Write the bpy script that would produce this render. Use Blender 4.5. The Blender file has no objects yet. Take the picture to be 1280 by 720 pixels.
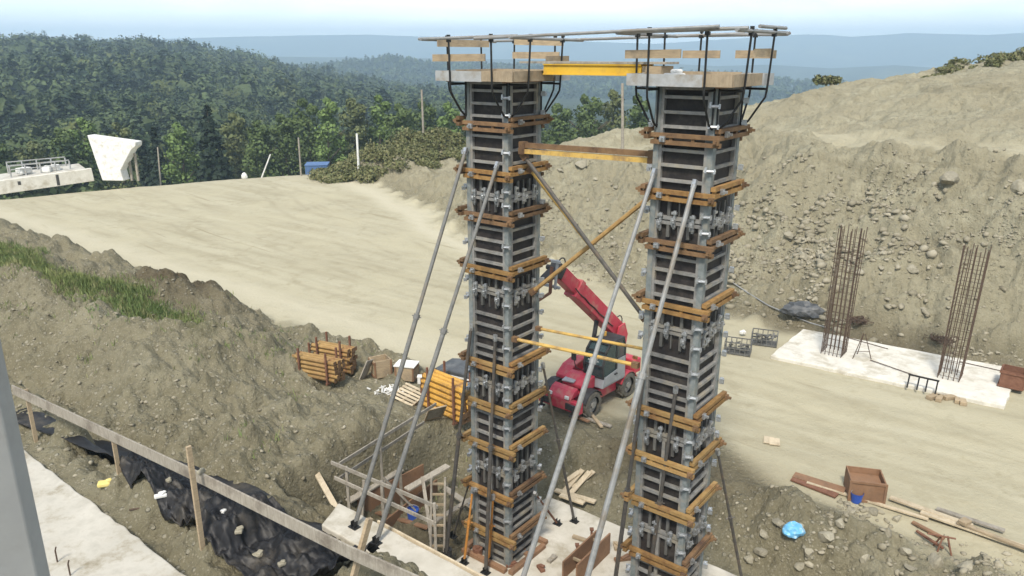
import bpy, math, random
import numpy as np
from mathutils import Vector, Matrix, Euler
R = math.radians
random.seed(7)
rng = np.random.default_rng(11)
sc = bpy.context.scene
col = sc.collection

# ------------------------------------------------------------------ camera
H = 12.0
PITCH = R(17.09)
F = 950.0
cp, sp = math.cos(PITCH), math.sin(PITCH)
cam_d = bpy.data.cameras.new('camera')
cam_d.sensor_width = 36
cam_d.lens = F / 1280 * 36
cam_d.clip_start = 0.1
cam_d.clip_end = 20000
cam = bpy.data.objects.new('camera', cam_d)
col.objects.link(cam)
cam.location = (0, 0, H)
cam.rotation_euler = (math.pi / 2 - PITCH, 0, 0)
sc.camera = cam


def ray(px, py):
    dx, dy = (px - 640) / F, (py - 360) / F
    return Vector((dx, cp - dy * sp, -sp - dy * cp))


def at_z(px, py, z):
    d = ray(px, py)
    t = (z - H) / d.z
    return Vector((d.x * t, d.y * t, z))


def at_Y(px, py, Y):
    d = ray(px, py)
    t = Y / d.y
    return Vector((d.x * t, Y, H + d.z * t))


# site axes: u runs along the pier line, v across it (away from the camera)
ROT = R(-38)
U = Vector((math.cos(ROT), math.sin(ROT), 0))
V = Vector((-math.sin(ROT), math.cos(ROT), 0))
OX, OY = 1.65, 15.0


def ab(a, b, z=0.0):
    return Vector((OX + a * U.x + b * V.x, OY + a * U.y + b * V.y, z))


# ------------------------------------------------------------------ noise
def _hash(ix, iy, seed):
    h = (ix.astype(np.int64) * 374761393 + iy.astype(np.int64) * 668265263 + seed * 982451653) & 0xFFFFFFFF
    h = ((h ^ (h >> 13)) * 1274126177) & 0xFFFFFFFF
    return (h ^ (h >> 16)) & 0xFFFFFFFF


def pn(x, y, seed=0):
    xi, yi = np.floor(x), np.floor(y)
    fx, fy = x - xi, y - yi

    def g(ox, oy):
        ang = _hash(xi + ox, yi + oy, seed) * (2 * math.pi / 4294967296.0)
        return np.cos(ang) * (fx - ox) + np.sin(ang) * (fy - oy)
    ux = fx * fx * fx * (fx * (fx * 6 - 15) + 10)
    uy = fy * fy * fy * (fy * (fy * 6 - 15) + 10)
    n0 = g(0, 0) * (1 - ux) + g(1, 0) * ux
    n1 = g(0, 1) * (1 - ux) + g(1, 1) * ux
    return (n0 * (1 - uy) + n1 * uy) * 1.5


def fbm(x, y, s, octv, seed=0, gain=0.5, ridged=False):
    tot = np.zeros_like(x)
    amp = 1.0
    f = 1.0 / s
    for o in range(octv):
        n = pn(x * f + 13.7 * o, y * f - 7.1 * o, seed + o)
        if ridged:
            n = 1 - 2 * np.abs(n)
        tot += amp * n
        amp *= gain
        f *= 2.03
    return tot


def clods(x, y, s, seed, fill=.6):
    """rounded-angular lumps: one per cell, random size, flat between them"""
    x = x / s + .35 * pn(x / s * 1.7, y / s * 1.7, seed + 1)
    y = y / s + .35 * pn(x * 1.7 + 9, y / s * 1.7, seed + 2)
    xi, yi = np.floor(x), np.floor(y)
    best = np.zeros_like(x)
    for ox in (-1, 0, 1):
        for oy in (-1, 0, 1):
            h = _hash(xi + ox, yi + oy, seed)
            jx = (h & 1023) / 1023.0
            jy = ((h >> 10) & 1023) / 1023.0
            rr = ((h >> 20) & 1023) / 1023.0
            rad = np.where(rr < fill, .25 + .75 * rr / fill, 0.05)
            d2 = ((xi + ox + jx - x) ** 2 + (yi + oy + jy - y) ** 2) / (rad * rad)
            best = np.maximum(best, np.sqrt(np.clip(1 - d2, 0, 1)) * rad)
    return best


def S(x, e0, e1):
    t = np.clip((x - e0) / (e1 - e0), 0, 1)
    return t * t * (3 - 2 * t)


# ------------------------------------------------------------------ terrain
def elev(y):
    return np.tan(PITCH + np.arctan((np.asarray(y, float) - 360) / F))   # drop per metre for an image row


def foot_line(a):
    return 19 + 0.42 * np.log1p(np.exp(np.clip((-12 - a) / 2.0, -30, 30))) * 2.0


def terrain(x, y, detail=True):
    x = np.asarray(x, float)
    y = np.asarray(y, float)
    dx, dy = x - OX, y - OY
    a = dx * U.x + dy * U.y
    b = dx * V.x + dy * V.y
    r = np.hypot(x, y)
    an = a + 0.8 * pn(x / 4, y / 4, 5)
    bn = b + 0.35 * pn(x / 3.1, y / 3.1, 6) * S(np.abs(b + 5), .6, 2)
    zl = np.interp(bn, [-30, -6.3, -5.7, -5.1, -4.4, -2.4, -0.6, 2, 3.1, 4.0, 5.2, 6], [3, 3, 2.0, 1.9, 2.3, 3.35, 2.95, 1.9, 1.5, 1.3, 1.03, 1])
    zm = np.interp(bn, [-30, -6.3, -5.7, -5.0, -4.2, -3, 0, 3, 5, 6], [3, 3, 2.0, 1.9, 2.3, 2.4, 1.75, 1.3, 1.03, 1])
    zp = np.interp(b, [-30, -5.2, -4.4, -3.85, -3.6, 3.0, 4.7, 6], [3, 2.7, 2.2, 2.0, -0.12, -0.1, .85, 1])
    zp2 = np.interp(b, [-30, -5.2, -4.4, -3.85, -3.6, 1.2, 3.2, 5.0, 6], [3, 2.7, 2.2, 2.0, -0.35, -0.35, .7, .95, 1])
    zp = zp + (zp2 - zp) * (1 - S(a, -3.1, -2.7))
    zr = np.interp(bn, [-30, -5, -3.6, -1, 3, 5.6, 6.4], [3, 2.6, .9, .5, .55, .85, 1.0])
    wl = 1 - S(an, -14.5, -10.5)
    wp = S(a, -6.4, -5.7) * (1 - S(an, 4.6, 6.2))
    wr = S(an, 4.6, 6.2)
    z = zm * (1 - wl) + zl * wl
    z = z * (1 - wp - wr) + zp * wp + zr * wr
    # spoil heap and ragged edge beside the graded ground
    ha, hb = (a + 22.0), (b - 2.4)
    z = z + (.85 + .3 * pn(x / .9, y / .9, 15)) * np.exp(-(ha / 2.9) ** 4 - (hb / 1.5) ** 4) + .7 * np.exp(-((a + 18.8) / 2.0) ** 2 - ((b - 2.4) / 1.2) ** 2)
    z = z + 1.1 * np.exp(-((b - 4.0) / .9) ** 2) * (1 - S(a, -34, -25)) * .3
    # gentle crown of the graded platform
    z = z + S(b, 8, 40) * (1 - S(a, -40, -14)) * .6
    # excavated hillside on the far side
    bf = foot_line(a) + 1.3 * pn(x / 9, y / 9, 9)
    t = b - bf
    aw = a + 1.5 * pn(x / 6, y / 6, 12)
    T = np.interp(a, [-42, -32, -25, -14, -9, -3.5, 1.3, 20], [7, 9, 15, 28, 33, 38, 41, 45])
    hc = np.interp(a, [-60, -42, -32, -25, -14, -9, -3.5, 1.3, 6, 20], [.3, .3, 2.0, 4.0, 6.9, 8.4, 9.3, 10.7, 12, 13.2])
    hb = np.interp(aw, [-42, -32, -25, -15, -10, 0, 10], [.2, 1.2, 2.7, 4.9, 6.0, 6.3, 6.5])
    tb = np.interp(aw, [-42, -32, -25, -20, -10, -3, 5, 20], [3, 5, 9, 13, 15.5, 11, 8.6, 8.6])
    wb = np.minimum(4.5, (T - tb) * .5)
    lo = np.clip(t / tb, 0, 1)
    lo = hb * (.75 * lo + .25 * lo * lo * (3 - 2 * lo))
    up = np.clip((t - tb - wb) / np.maximum(T - tb - wb, 1), 0, 1)
    beyond = np.clip(t - T, 0, 200)
    hill = np.where(t < tb, lo, hb + (hc - hb) * (.7 * up + .3 * S(up, .0, .55))) - beyond * .22 - S(beyond, 0, 20) * .8
    hillmask = S(t, -.5, 1.5)
    # q: 0 at the foot, .3 to .4 on the bench, 1 on the crest
    q = np.where(t < tb, .3 * t / tb, np.where(t < tb + wb, .3 + .1 * (t - tb) / np.maximum(wb, .1), .4 + .6 * (t - tb - wb) / np.maximum(T - tb - wb, 1)))
    terr = np.sin((q * 9 + 1.0 * pn(x / 9, y / 9, 21)) * 2.2) * .30 * S(q, .42, .5) * (1 - S(q, .95, 1.1)) * S(a, -22, -12)
    z = z + np.where(t > 0, np.maximum(hill, -14), 0) + terr * hillmask
    # scrubby mound on the ridge left of the pier
    z = z + 2.2 * np.exp(-((x + 7.5) / 6) ** 2 - ((y - 73) / 6) ** 2)
    # roughness
    road = S(b, 4.6, 5.6) * (1 - S(t, -2.0, .3))
    slabz = np.exp(-(np.clip(np.abs(a - .9) - 3.9, 0, 99) / .5) ** 2 - (np.clip(np.abs(b - .4) - 2.6, 0, 99) / .5) ** 2)
    slabr = np.exp(-(np.clip(np.abs(a - 2.6) - 4.3, 0, 99) / .5) ** 2 - (np.clip(np.abs(b - 15.6) - 2.2, 0, 99) / .5) ** 2)
    pad = (1 - S(b, -7.3, -6.6))
    if detail:
        store = np.exp(-((a + 6.6) / 3.6) ** 2 - ((b - 2.6) / 2.4) ** 2)
        rough = (1 - road) * (1 - .9 * slabz) * (1 - slabr) * (1 - .85 * pad) * (1 - .72 * store)
        clod = fbm(x, y, 2.6, 6, 31, .55, True)
        soft = fbm(x, y, 6.0, 4, 41)
        lump = np.maximum(fbm(x, y, 1.5, 3, 33, .5), -.2)
        z = z + rough * (clod * .19 + soft * .24 + lump * .42 * (1 - hillmask) + .11 * fbm(x, y, .55, 3, 38, .55) - .16 * np.maximum(fbm(x, y, .8, 2, 36, .5) - .25, 0) * (1 - hillmask)) * (1 + .7 * hillmask * (1 - S(q, .24, .31)) - .55 * hillmask * S(q, .28, .34))
        z = z + hillmask * .30 * fbm(x, y, 5, 6, 51, .56, True) * (1 - .55 * S(q, .29, .31) * (1 - S(q, .38, .44)))
        z = z + hillmask * .09 * fbm(x, y, 1.3, 5, 57, .6, True) * S(q, .38, .48)
        z = z - hillmask * .22 * np.abs(pn((a + .5 * b) / 3.2 + .4 * pn(x / 5, y / 5, 63), b / 14, 62)) * S(q, .45, .6)
        # gullies down the cut face
        z = z - hillmask * .35 * np.abs(pn(a / 1.7, b / 9, 61)) * (1 - S(q, .28, .45))
        z = z + road * (1 - slabr) * (.035 * fbm(x, y, 3.5, 4, 71) + .012 * pn(a / 9, b / .55, 72) + .012 * fbm(x, y, .7, 3, 74))
        patch = S(pn(x / 3.3, y / 3.3, 44), -.25, .3)
        near = 1 - S(r, 45, 75)
        z = z + rough * near * (1 - S(q, .27, .31) * hillmask) * (.30 * clods(x, y, .85, 46, .5) * (.25 + .75 * patch) + .13 * clods(x, y, .36, 47, .6) * (.4 + .6 * patch))
    # far country
    z = far_blend(x, y, r, z, t)
    return z, a, b, t, q, road, hillmask


def far_blend(x, y, r, z, t):
    w = S(r, 84, 135)
    ys = np.maximum(y, 1e-3)
    p = np.where(y > 0, 640 + 994 * x / ys, np.where(x > 0, 4000, -3000))
    p = np.clip(p, -2500, 4000)
    # first valley and the wooded hill behind it
    edge = S(r, 70, 105) * (1 - S(p, 560, 700))
    z = z - edge * 9 * (t < 60)
    yc = np.interp(p, [-2500, -200, 0, 100, 200, 300, 400, 480, 560, 640, 720, 1400, 4000],
                   [32, 45, 49, 50, 54, 65, 88, 104, 120, 134, 145, 150, 150])
    rc = 680.0
    zc = 12 - rc * elev(yc) - 16
    floor = np.interp(r, [100, 135, 900, 1500, 3000, 6000], [-13, -17, -40, -52, -70, -60])
    qf = np.clip((r - 135) / (rc - 135), 0, 1)
    up = floor + (zc - floor) * (qf ** .85)
    dn = zc + (floor - zc) * S(r, rc, rc + 280)
    zf = np.where(r < rc, np.where(p < 720, np.maximum(up, floor), floor), np.maximum(dn, floor))
    # wooded ridge in the middle distance
    ym = np.interp(p, [-2500, 200, 300, 400, 440, 490, 520, 600, 700, 800, 900, 1000, 1100, 1280, 4000],
                   [90, 90, 85, 78, 74, 67, 73, 77, 82, 84, 90, 97, 101, 102, 102])
    zm = 12 - 1300 * elev(ym) - 13
    zf = np.maximum(zf, floor + (zm - floor) * np.exp(-((r - 1300) / 190) ** 2))
    ym2 = np.interp(p, [-2500, 300, 640, 800, 900, 960, 1040, 1120, 1200, 1280, 4000], [74, 70, 74, 78, 82, 80, 84, 80, 84, 82, 80])
    zm2 = 12 - 2600 * elev(ym2)
    zf = np.maximum(zf, floor + (zm2 - floor) * np.exp(-((r - 2600) / 260) ** 2))
    yr = np.interp(p, [-2500, 0, 210, 300, 400, 460, 520, 640, 700, 760, 820, 880, 920, 960, 1000, 1030, 1060, 1100, 1130, 1180, 1230, 1280, 1500, 4000],
                   [50, 52, 50, 47, 44.5, 43.5, 45.5, 47, 50, 53, 55, 51, 49, 46, 44.5, 45, 47.5, 46, 44, 45.5, 47, 45, 44, 48])
    zr = 12 - 4900 * elev(yr)
    zf = np.maximum(zf, floor + (zr - floor) * np.exp(-(np.clip(4900 - r, 0, 9e9) / 620) ** 2) * (1 - .8 * S(r, 4900, 5900)))
    return z * (1 - w) + zf * w


def ground_z(x, y, detail=True):
    return float(terrain(np.array([x]), np.array([y]), detail)[0][0])


_cache = {}


def gp(px, py, tmin=6.0, tmax=200.0):
    """where the line of sight through an image point meets the terrain"""
    d = ray(px, py)
    ts = np.geomspace(tmin, tmax, 2600)
    zt = terrain(d.x * ts, d.y * ts)[0]
    diff = H + d.z * ts - zt
    i = np.argmax(diff < 0)
    if diff[i] >= 0:
        i = len(ts) - 1
    t = ts[i - 1] + (ts[i] - ts[i - 1]) * diff[i - 1] / (diff[i - 1] - diff[i] + 1e-9)
    x, y = d.x * t, d.y * t
    return Vector((x, y, ground_z(x, y)))


# ------------------------------------------------------------------ materials
def new_mat(name):
    m = bpy.data.materials.new(name)
    m.use_nodes = True
    nt = m.node_tree
    nt.nodes.clear()
    out = nt.nodes.new('ShaderNodeOutputMaterial')
    bs = nt.nodes.new('ShaderNodeBsdfPrincipled')
    nt.links.new(bs.outputs[0], out.inputs[0])
    return m, nt, bs


def nd(nt, typ, **kw):
    n = nt.nodes.new(typ)
    for k, v in kw.items():
        if hasattr(n, k):
            setattr(n, k, v)
        else:
            n.inputs[k.replace('_', ' ')].default_value = v
    return n


def mixc(nt, fac, c1, c2, blend='MIX'):
    n = nt.nodes.new('ShaderNodeMix')
    n.data_type = 'RGBA'
    n.blend_type = blend
    for sock, v in ((n.inputs[0], fac), (n.inputs[6], c1), (n.inputs[7], c2)):
        if isinstance(v, (int, float)):
            sock.default_value = v
        elif isinstance(v, (tuple, list)):
            sock.default_value = (*v, 1) if len(v) == 3 else v
        else:
            nt.links.new(v, sock)
    return n.outputs[2]


def ramp(nt, v, lo, hi):
    n = nt.nodes.new('ShaderNodeMapRange')
    n.inputs[1].default_value = lo
    n.inputs[2].default_value = hi
    nt.links.new(v, n.inputs[0])
    return n.outputs[0]


def noise(nt, vec, scale, detail=5, rough=.6, dist=0):
    n = nt.nodes.new('ShaderNodeTexNoise')
    n.inputs['Scale'].default_value = scale
    n.inputs['Detail'].default_value = detail
    n.inputs['Roughness'].default_value = rough
    n.inputs['Distortion'].default_value = dist
    if vec is not None:
        nt.links.new(vec, n.inputs['Vector'])
    return n.outputs['Fac']


def pm(name, c1, c2, scale=6, rough=.8, bump=.3, metal=0.0, c3=None, s3=1.5, stretch=None, coord='Object', spec=.4, rand=.0, bdist=.02):
    m, nt, bs = new_mat(name)
    tc = nt.nodes.new('ShaderNodeTexCoord')
    vec = tc.outputs[coord]
    if stretch:
        mp = nt.nodes.new('ShaderNodeMapping')
        mp.inputs['Scale'].default_value = stretch
        nt.links.new(vec, mp.inputs[0])
        vec = mp.outputs[0]
    n = noise(nt, vec, scale, 6, .65)
    c = mixc(nt, ramp(nt, n, .32, .68), c1, c2)
    if c3:
        n3 = noise(nt, tc.outputs[coord], s3, 6, .7)
        c = mixc(nt, ramp(nt, n3, .5, .68), c, c3)
    if rand:
        oi = nt.nodes.new('ShaderNodeObjectInfo')
        hsv = nt.nodes.new('ShaderNodeHueSaturation')
        nt.links.new(c, hsv.inputs['Color'])
        mr = nt.nodes.new('ShaderNodeMapRange')
        mr.inputs[3].default_value = 1 - rand
        mr.inputs[4].default_value = 1 + rand
        nt.links.new(oi.outputs['Random'], mr.inputs[0])
        nt.links.new(mr.outputs[0], hsv.inputs['Value'])
        c = hsv.outputs[0]
    nt.links.new(c, bs.inputs['Base Color'])
    bs.inputs['Roughness'].default_value = rough
    bs.inputs['Metallic'].default_value = metal
    bs.inputs['Specular IOR Level'].default_value = spec
    if bump:
        bp = nt.nodes.new('ShaderNodeBump')
        bp.inputs['Strength'].default_value = bump
        bp.inputs['Distance'].default_value = bdist
        nt.links.new(n, bp.inputs['Height'])
        nt.links.new(bp.outputs[0], bs.inputs['Normal'])
    return m


M = {}
M['galv'] = pm('galvanised_steel', (.30, .32, .33), (.44, .46, .47), 9, .5, .1, .55, (.26, .25, .22), 3)
M['clamp'] = pm('clamp_zinc', (.33, .345, .35), (.60, .62, .64), 14, .38, .1, .7, (.2, .19, .17), 5)
M['frame'] = pm('dusty_panel_steel', (.17, .17, .165), (.30, .295, .28), 7, .65, .15, .2, (.33, .295, .225), 2.2, rand=.16)
M['post_teal'] = pm('grey_green_corner_steel', (.15, .175, .175), (.27, .295, .295), 7, .6, .15, .2, (.27, .25, .20), 3.5)
M['ply'] = pm('dark_phenolic_plywood', (.014, .012, .012), (.034, .028, .026), 5, .66, .1, 0, (.055, .048, .04), 3.2, rand=.3)
M['rust_brown'] = pm('brown_rusty_steel', (.14, .082, .043), (.235, .145, .072), 8, .85, .3, .1, (.07, .04, .028), 4, rand=.22)
M['rust_orange'] = pm('rust_orange_steel', (.225, .125, .042), (.34, .205, .075), 7, .8, .25, .1, (.15, .07, .03), 3, rand=.22)
M['ochre'] = pm('ochre_painted_steel', (.27, .165, .058), (.37, .245, .10), 7, .75, .2, .05, (.22, .11, .045), 3, rand=.2)
M['stiff'] = pm('dark_dusty_steel', (.10, .10, .095), (.17, .165, .15), 7, .6, .15, .3)
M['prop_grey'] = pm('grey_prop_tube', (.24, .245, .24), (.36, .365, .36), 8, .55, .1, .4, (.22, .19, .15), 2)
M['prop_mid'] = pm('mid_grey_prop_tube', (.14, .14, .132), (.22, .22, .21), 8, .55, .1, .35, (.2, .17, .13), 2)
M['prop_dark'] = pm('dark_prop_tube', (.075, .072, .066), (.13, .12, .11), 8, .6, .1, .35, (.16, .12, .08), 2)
M['prop_orange'] = pm('orange_prop_tube', (.40, .17, .035), (.52, .25, .06), 8, .7, .15, .1, (.22, .11, .05), 3)
M['prop_yellow'] = pm('yellow_prop_tube', (.52, .33, .075), (.62, .42, .13), 8, .7, .15, .1, (.26, .17, .09), 3)
M['prop_amber'] = pm('amber_prop_tube', (.50, .27, .045), (.62, .36, .075), 8, .7, .15, .1, (.26, .14, .06), 3)
M['black_steel'] = pm('black_bracket_steel', (.016, .017, .018), (.035, .035, .034), 8, .5, .1, .4)
M['wood'] = pm('weathered_timber', (.29, .225, .145), (.42, .33, .215), 5, .85, .25, 0, (.22, .18, .13), 2, (1, 1, 6), rand=.14)
M['wood_grey'] = pm('grey_old_timber', (.25, .225, .185), (.37, .34, .285), 5, .88, .25, 0, (.18, .155, .125), 2, (6, 1, 1), rand=.12)
M['wood_pale'] = pm('pale_sawn_timber', (.46, .38, .26), (.56, .48, .35), 5, .85, .2, 0, (.34, .28, .19), 2, (6, 1, 1), rand=.1)
M['wood_brown'] = pm('brown_formwork_board', (.19, .105, .058), (.28, .165, .095), 4, .8, .2, 0, (.13, .08, .05), 2, rand=.1)
M['fascia_grey'] = pm('grey_metal_deck_edge', (.34, .35, .35), (.45, .46, .46), 5, .6, .1, .2, (.30, .27, .22), 3)
M['fascia_wood'] = pm('tan_deck_plank', (.29, .225, .15), (.38, .31, .215), 5, .85, .2, 0, (.22, .18, .125), 3, (5, 1, 1))
M['girder'] = pm('yellow_girder_paint', (.60, .36, .025), (.68, .44, .05), 4, .6, .1, 0, (.42, .24, .04), 2)
M['concrete'] = pm('grey_concrete', (.40, .385, .34), (.52, .50, .45), 3, .9, .2, 0, (.32, .295, .24), 1.1)
M['concrete_col'] = pm('smooth_cast_concrete', (.33, .33, .32), (.39, .39, .375), 2.2, .85, .12, 0, (.30, .295, .275), .8)
M['concrete_white'] = pm('fresh_pale_concrete', (.54, .52, .455), (.68, .66, .595), 2.5, .9, .2, 0, (.40, .365, .285), 1.1)
M['concrete_dusty'] = pm('dusty_blinding_concrete', (.42, .39, .32), (.56, .53, .46), 1.5, .92, .25, 0, (.30, .265, .19), .9)
M['concrete_pad'] = pm('stained_rough_concrete', (.40, .38, .325), (.56, .535, .47), 2.2, .92, .35, 0, (.25, .22, .155), 1.1)
M['red'] = pm('red_machine_paint', (.42, .030, .058), (.52, .05, .078), 3, .5, .06, 0, (.42, .17, .14), 2.6, spec=.5)
M['machine_grey'] = pm('grey_machine_paint', (.30, .31, .32), (.40, .41, .42), 3, .5, .05, .1)
M['machine_dark'] = pm('dark_machine_steel', (.035, .035, .037), (.075, .072, .07), 5, .6, .15, .3)
M['rubber'] = pm('dusty_tyre_rubber', (.075, .07, .06), (.17, .155, .125), 5, .9, .4)
M['rim'] = pm('dusty_wheel_rim', (.21, .20, .18), (.31, .30, .27), 6, .75, .1)
M['rebar'] = pm('rusty_reinforcing_bar', (.07, .048, .036), (.125, .086, .062), 14, .85, .2, .2)
M['rust_dark'] = pm('dark_rusted_iron', (.14, .065, .04), (.22, .11, .07), 6, .85, .3, .1)
M['plastic_black'] = pm('black_membrane', (.008, .008, .009), (.02, .02, .022), 5, .52, .35, 0, (.065, .057, .045), 1.2, spec=.3)
M['tarp_dark'] = pm('dark_grey_tarpaulin', (.045, .05, .055), (.09, .095, .10), 3, .5, .3, 0, (.16, .16, .155), 1.6)
M['blue_light'] = pm('light_blue_plastic', (.10, .36, .62), (.20, .48, .72), 7, .4, .3, 0, (.5, .62, .7), 5)
M['blue'] = pm('blue_plastic', (.025, .07, .34), (.04, .11, .44), 5, .4, .05)
M['blue_box'] = pm('blue_container_paint', (.06, .12, .26), (.09, .17, .33), 3, .6, .05)
M['white'] = pm('white_weathered', (.66, .66, .63), (.78, .78, .76), 5, .7, .1, 0, (.5, .48, .42), 2)
M['cage_grey'] = pm('grey_basket_steel', (.10, .10, .095), (.18, .18, .17), 8, .6, .2, .3)
M['yellow_rag'] = pm('yellow_plastic_sheet', (.62, .50, .14), (.70, .6, .24), 5, .6, .3)
M['stone'] = pm('pale_broken_rock', (.225, .205, .15), (.35, .325, .25), 2.2, .95, .5, 0, (.20, .18, .13), 1.3, rand=.15, bdist=.06)
M['stones'] = pm('rubble_rock', (.16, .142, .095), (.36, .33, .25), .9, .95, .3, 0, (.27, .245, .185), 3)
M['bark'] = pm('tree_bark', (.07, .055, .04), (.12, .10, .075), 6, .95, .4)

# glass
m, nt, bs = new_mat('cab_glass')
bs.inputs['Base Color'].default_value = (.05, .085, .085, 1)
bs.inputs['Roughness'].default_value = .08
bs.inputs['Alpha'].default_value = .72
M['glass'] = m


def leaf_mat(name, c1, c2, c3, scale=.5, attr=None):
    m, nt, bs = new_mat(name)
    tc = nt.nodes.new('ShaderNodeTexCoord')
    n1 = noise(nt, tc.outputs['Object'], scale, 4, .6)
    n2 = noise(nt, tc.outputs['Object'], scale * 7, 2, .5)
    c = mixc(nt, ramp(nt, n1, .35, .65), c1, c2)
    c = mixc(nt, ramp(nt, n2, .5, .75), c, c3)
    if attr:
        at = nt.nodes.new('ShaderNodeAttribute')
        at.attribute_name = attr
        c = mixc(nt, 1.0, c, at.outputs['Color'], 'MULTIPLY')
    nt.links.new(c, bs.inputs['Base Color'])
    bs.inputs['Roughness'].default_value = .7
    bs.inputs['Specular IOR Level'].default_value = .2
    return m


M['leaf_green'] = leaf_mat('broadleaf_foliage', (.062, .094, .032), (.10, .142, .046), (.135, .175, .06))
M['leaf_bright'] = leaf_mat('bright_broadleaf_foliage', (.095, .15, .042), (.14, .205, .06), (.175, .235, .08))
M['leaf_olive'] = leaf_mat('olive_broadleaf_foliage', (.08, .10, .04), (.13, .148, .058), (.16, .178, .075))
M['leaf_dark'] = leaf_mat('dark_spruce_needles', (.012, .022, .014), (.02, .035, .02), (.03, .046, .026))
M['leaf_scrub'] = leaf_mat('dry_scrub_foliage', (.105, .12, .046), (.155, .16, .07), (.23, .20, .11), .6)
M['leaf_grass'] = leaf_mat('verge_grass_blades', (.12, .18, .058), (.20, .235, .085), (.31, .29, .15), .35)
M['leaf_forest'] = leaf_mat('forest_foliage', (.050, .074, .034), (.060, .086, .040), (.070, .094, .044), .02, 'tint')


def ground_mat():
    m, nt, bs = new_mat('site_earth')
    tc = nt.nodes.new('ShaderNodeTexCoord')
    P = tc.outputs['Object']
    at = nt.nodes.new('ShaderNodeAttribute')
    at.attribute_name = 'zone'
    sep = nt.nodes.new('ShaderNodeSeparateColor')
    nt.links.new(at.outputs['Color'], sep.inputs[0])
    n_big = noise(nt, P, .22, 5, .6)
    n_mid = noise(nt, P, 1.3, 6, .65)
    n_fin = noise(nt, P, 7.0, 6, .7)
    def along(ang, sc_):
        m1 = nt.nodes.new('ShaderNodeMapping')
        m1.inputs['Rotation'].default_value = (0, 0, R(ang))
        m2 = nt.nodes.new('ShaderNodeMapping')
        m2.inputs['Scale'].default_value = sc_
        nt.links.new(P, m1.inputs[0])
        nt.links.new(m1.outputs[0], m2.inputs[0])
        return m2
    # loose soil
    c = mixc(nt, ramp(nt, n_mid, .36, .64), (.178, .162, .104), (.30, .276, .19))
    c = mixc(nt, ramp(nt, n_big, .42, .62), c, (.215, .195, .128))
    c = mixc(nt, ramp(nt, n_fin, .58, .74), c, (.30, .275, .205))
    vor = nt.nodes.new('ShaderNodeTexVoronoi')
    vor.inputs['Scale'].default_value = 7.5
    nt.links.new(P, vor.inputs['Vector'])
    vor2 = nt.nodes.new('ShaderNodeTexVoronoi')
    vor2.inputs['Scale'].default_value = 17
    nt.links.new(P, vor2.inputs['Vector'])

    def pebble(v, cut, lo, hi):
        sepc = nt.nodes.new('ShaderNodeSeparateColor')
        nt.links.new(v.outputs['Color'], sepc.inputs[0])
        a_ = ramp(nt, sepc.outputs[0], cut, cut + .02)
        b_ = ramp(nt, v.outputs['Distance'], hi, lo)
        mm = nt.nodes.new('ShaderNodeMath')
        mm.operation = 'MULTIPLY'
        nt.links.new(a_, mm.inputs[0])
        nt.links.new(b_, mm.inputs[1])
        return mm.outputs[0]
    pb1 = pebble(vor, .80, .30, .42)
    pb2 = pebble(vor2, .62, .30, .45)
    c = mixc(nt, pb2, c, (.30, .275, .20))
    c = mixc(nt, pb1, c, (.36, .335, .255))
    dk = noise(nt, P, 2.6, 7, .78)
    c = mixc(nt, ramp(nt, dk, .52, .66), c, (.145, .13, .083))
    # cut hillside
    h = mixc(nt, ramp(nt, n_mid, .36, .66), (.285, .263, .182), (.385, .36, .258))
    h = mixc(nt, ramp(nt, noise(nt, P, 3.4, 6, .75), .54, .72), h, (.215, .197, .13))
    h = mixc(nt, ramp(nt, n_big, .40, .64), h, (.30, .272, .187))
    h = mixc(nt, ramp(nt, n_fin, .60, .76), h, (.385, .36, .27))
    mps = along(60, (.12, .8, 1))
    stk = noise(nt, mps.outputs[0], 1.0, 6, .65, .7)
    h = mixc(nt, ramp(nt, stk, .54, .72), h, (.225, .203, .135))
    c = mixc(nt, sep.outputs[2], c, h)
    # graded pale earth with wheel marks running along it
    mp = along(36, (.09, .75, 1))
    trk = noise(nt, mp.outputs[0], 1.0, 5, .62, .5)
    rd = mixc(nt, ramp(nt, trk, .36, .64), (.335, .305, .212), (.415, .385, .28))
    rd = mixc(nt, ramp(nt, n_mid, .52, .72), rd, (.305, .275, .185))
    rd = mixc(nt, ramp(nt, n_big, .45, .68), rd, (.405, .372, .262))
    mp2 = along(44, (.10, 1.5, 1))
    trk2 = noise(nt, mp2.outputs[0], 1.0, 3, .5, .8)
    rd = mixc(nt, ramp(nt, trk2, .65, .74), rd, (.285, .253, .168))
    c = mixc(nt, sep.outputs[0], c, rd)
    dmp = nt.nodes.new('ShaderNodeAttribute')
    dmp.attribute_name = 'damp'
    dsep = nt.nodes.new('ShaderNodeSeparateColor')
    nt.links.new(dmp.outputs['Color'], dsep.inputs[0])
    dsoil = mixc(nt, ramp(nt, n_fin, .38, .66), (.085, .068, .042), (.15, .125, .08))
    c = mixc(nt, dsep.outputs[0], c, dsoil)
    c = mixc(nt, dsep.outputs[1], c, (.265, .236, .158))
    c = mixc(nt, dsep.outputs[2], c, (.455, .422, .315))
    # green verge and far land
    g = mixc(nt, ramp(nt, n_fin, .4, .65), (.075, .09, .034), (.15, .14, .065))
    c = mixc(nt, sep.outputs[1], c, g)
    n_far = noise(nt, P, .012, 6, .65)
    n_far2 = noise(nt, P, .0035, 4, .6)
    f = mixc(nt, ramp(nt, n_far, .4, .6), (.022, .036, .02), (.045, .06, .03))
    f = mixc(nt, ramp(nt, n_far2, .56, .66), f, (.11, .12, .06))
    c = mixc(nt, at.outputs['Alpha'], c, f)
    nt.links.new(c, bs.inputs['Base Color'])
    bs.inputs['Roughness'].default_value = .95
    bs.inputs['Specular IOR Level'].default_value = .15
    mth0 = nt.nodes.new('ShaderNodeMath')
    mth0.operation = 'ADD'
    nt.links.new(n_mid, mth0.inputs[0])
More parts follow.
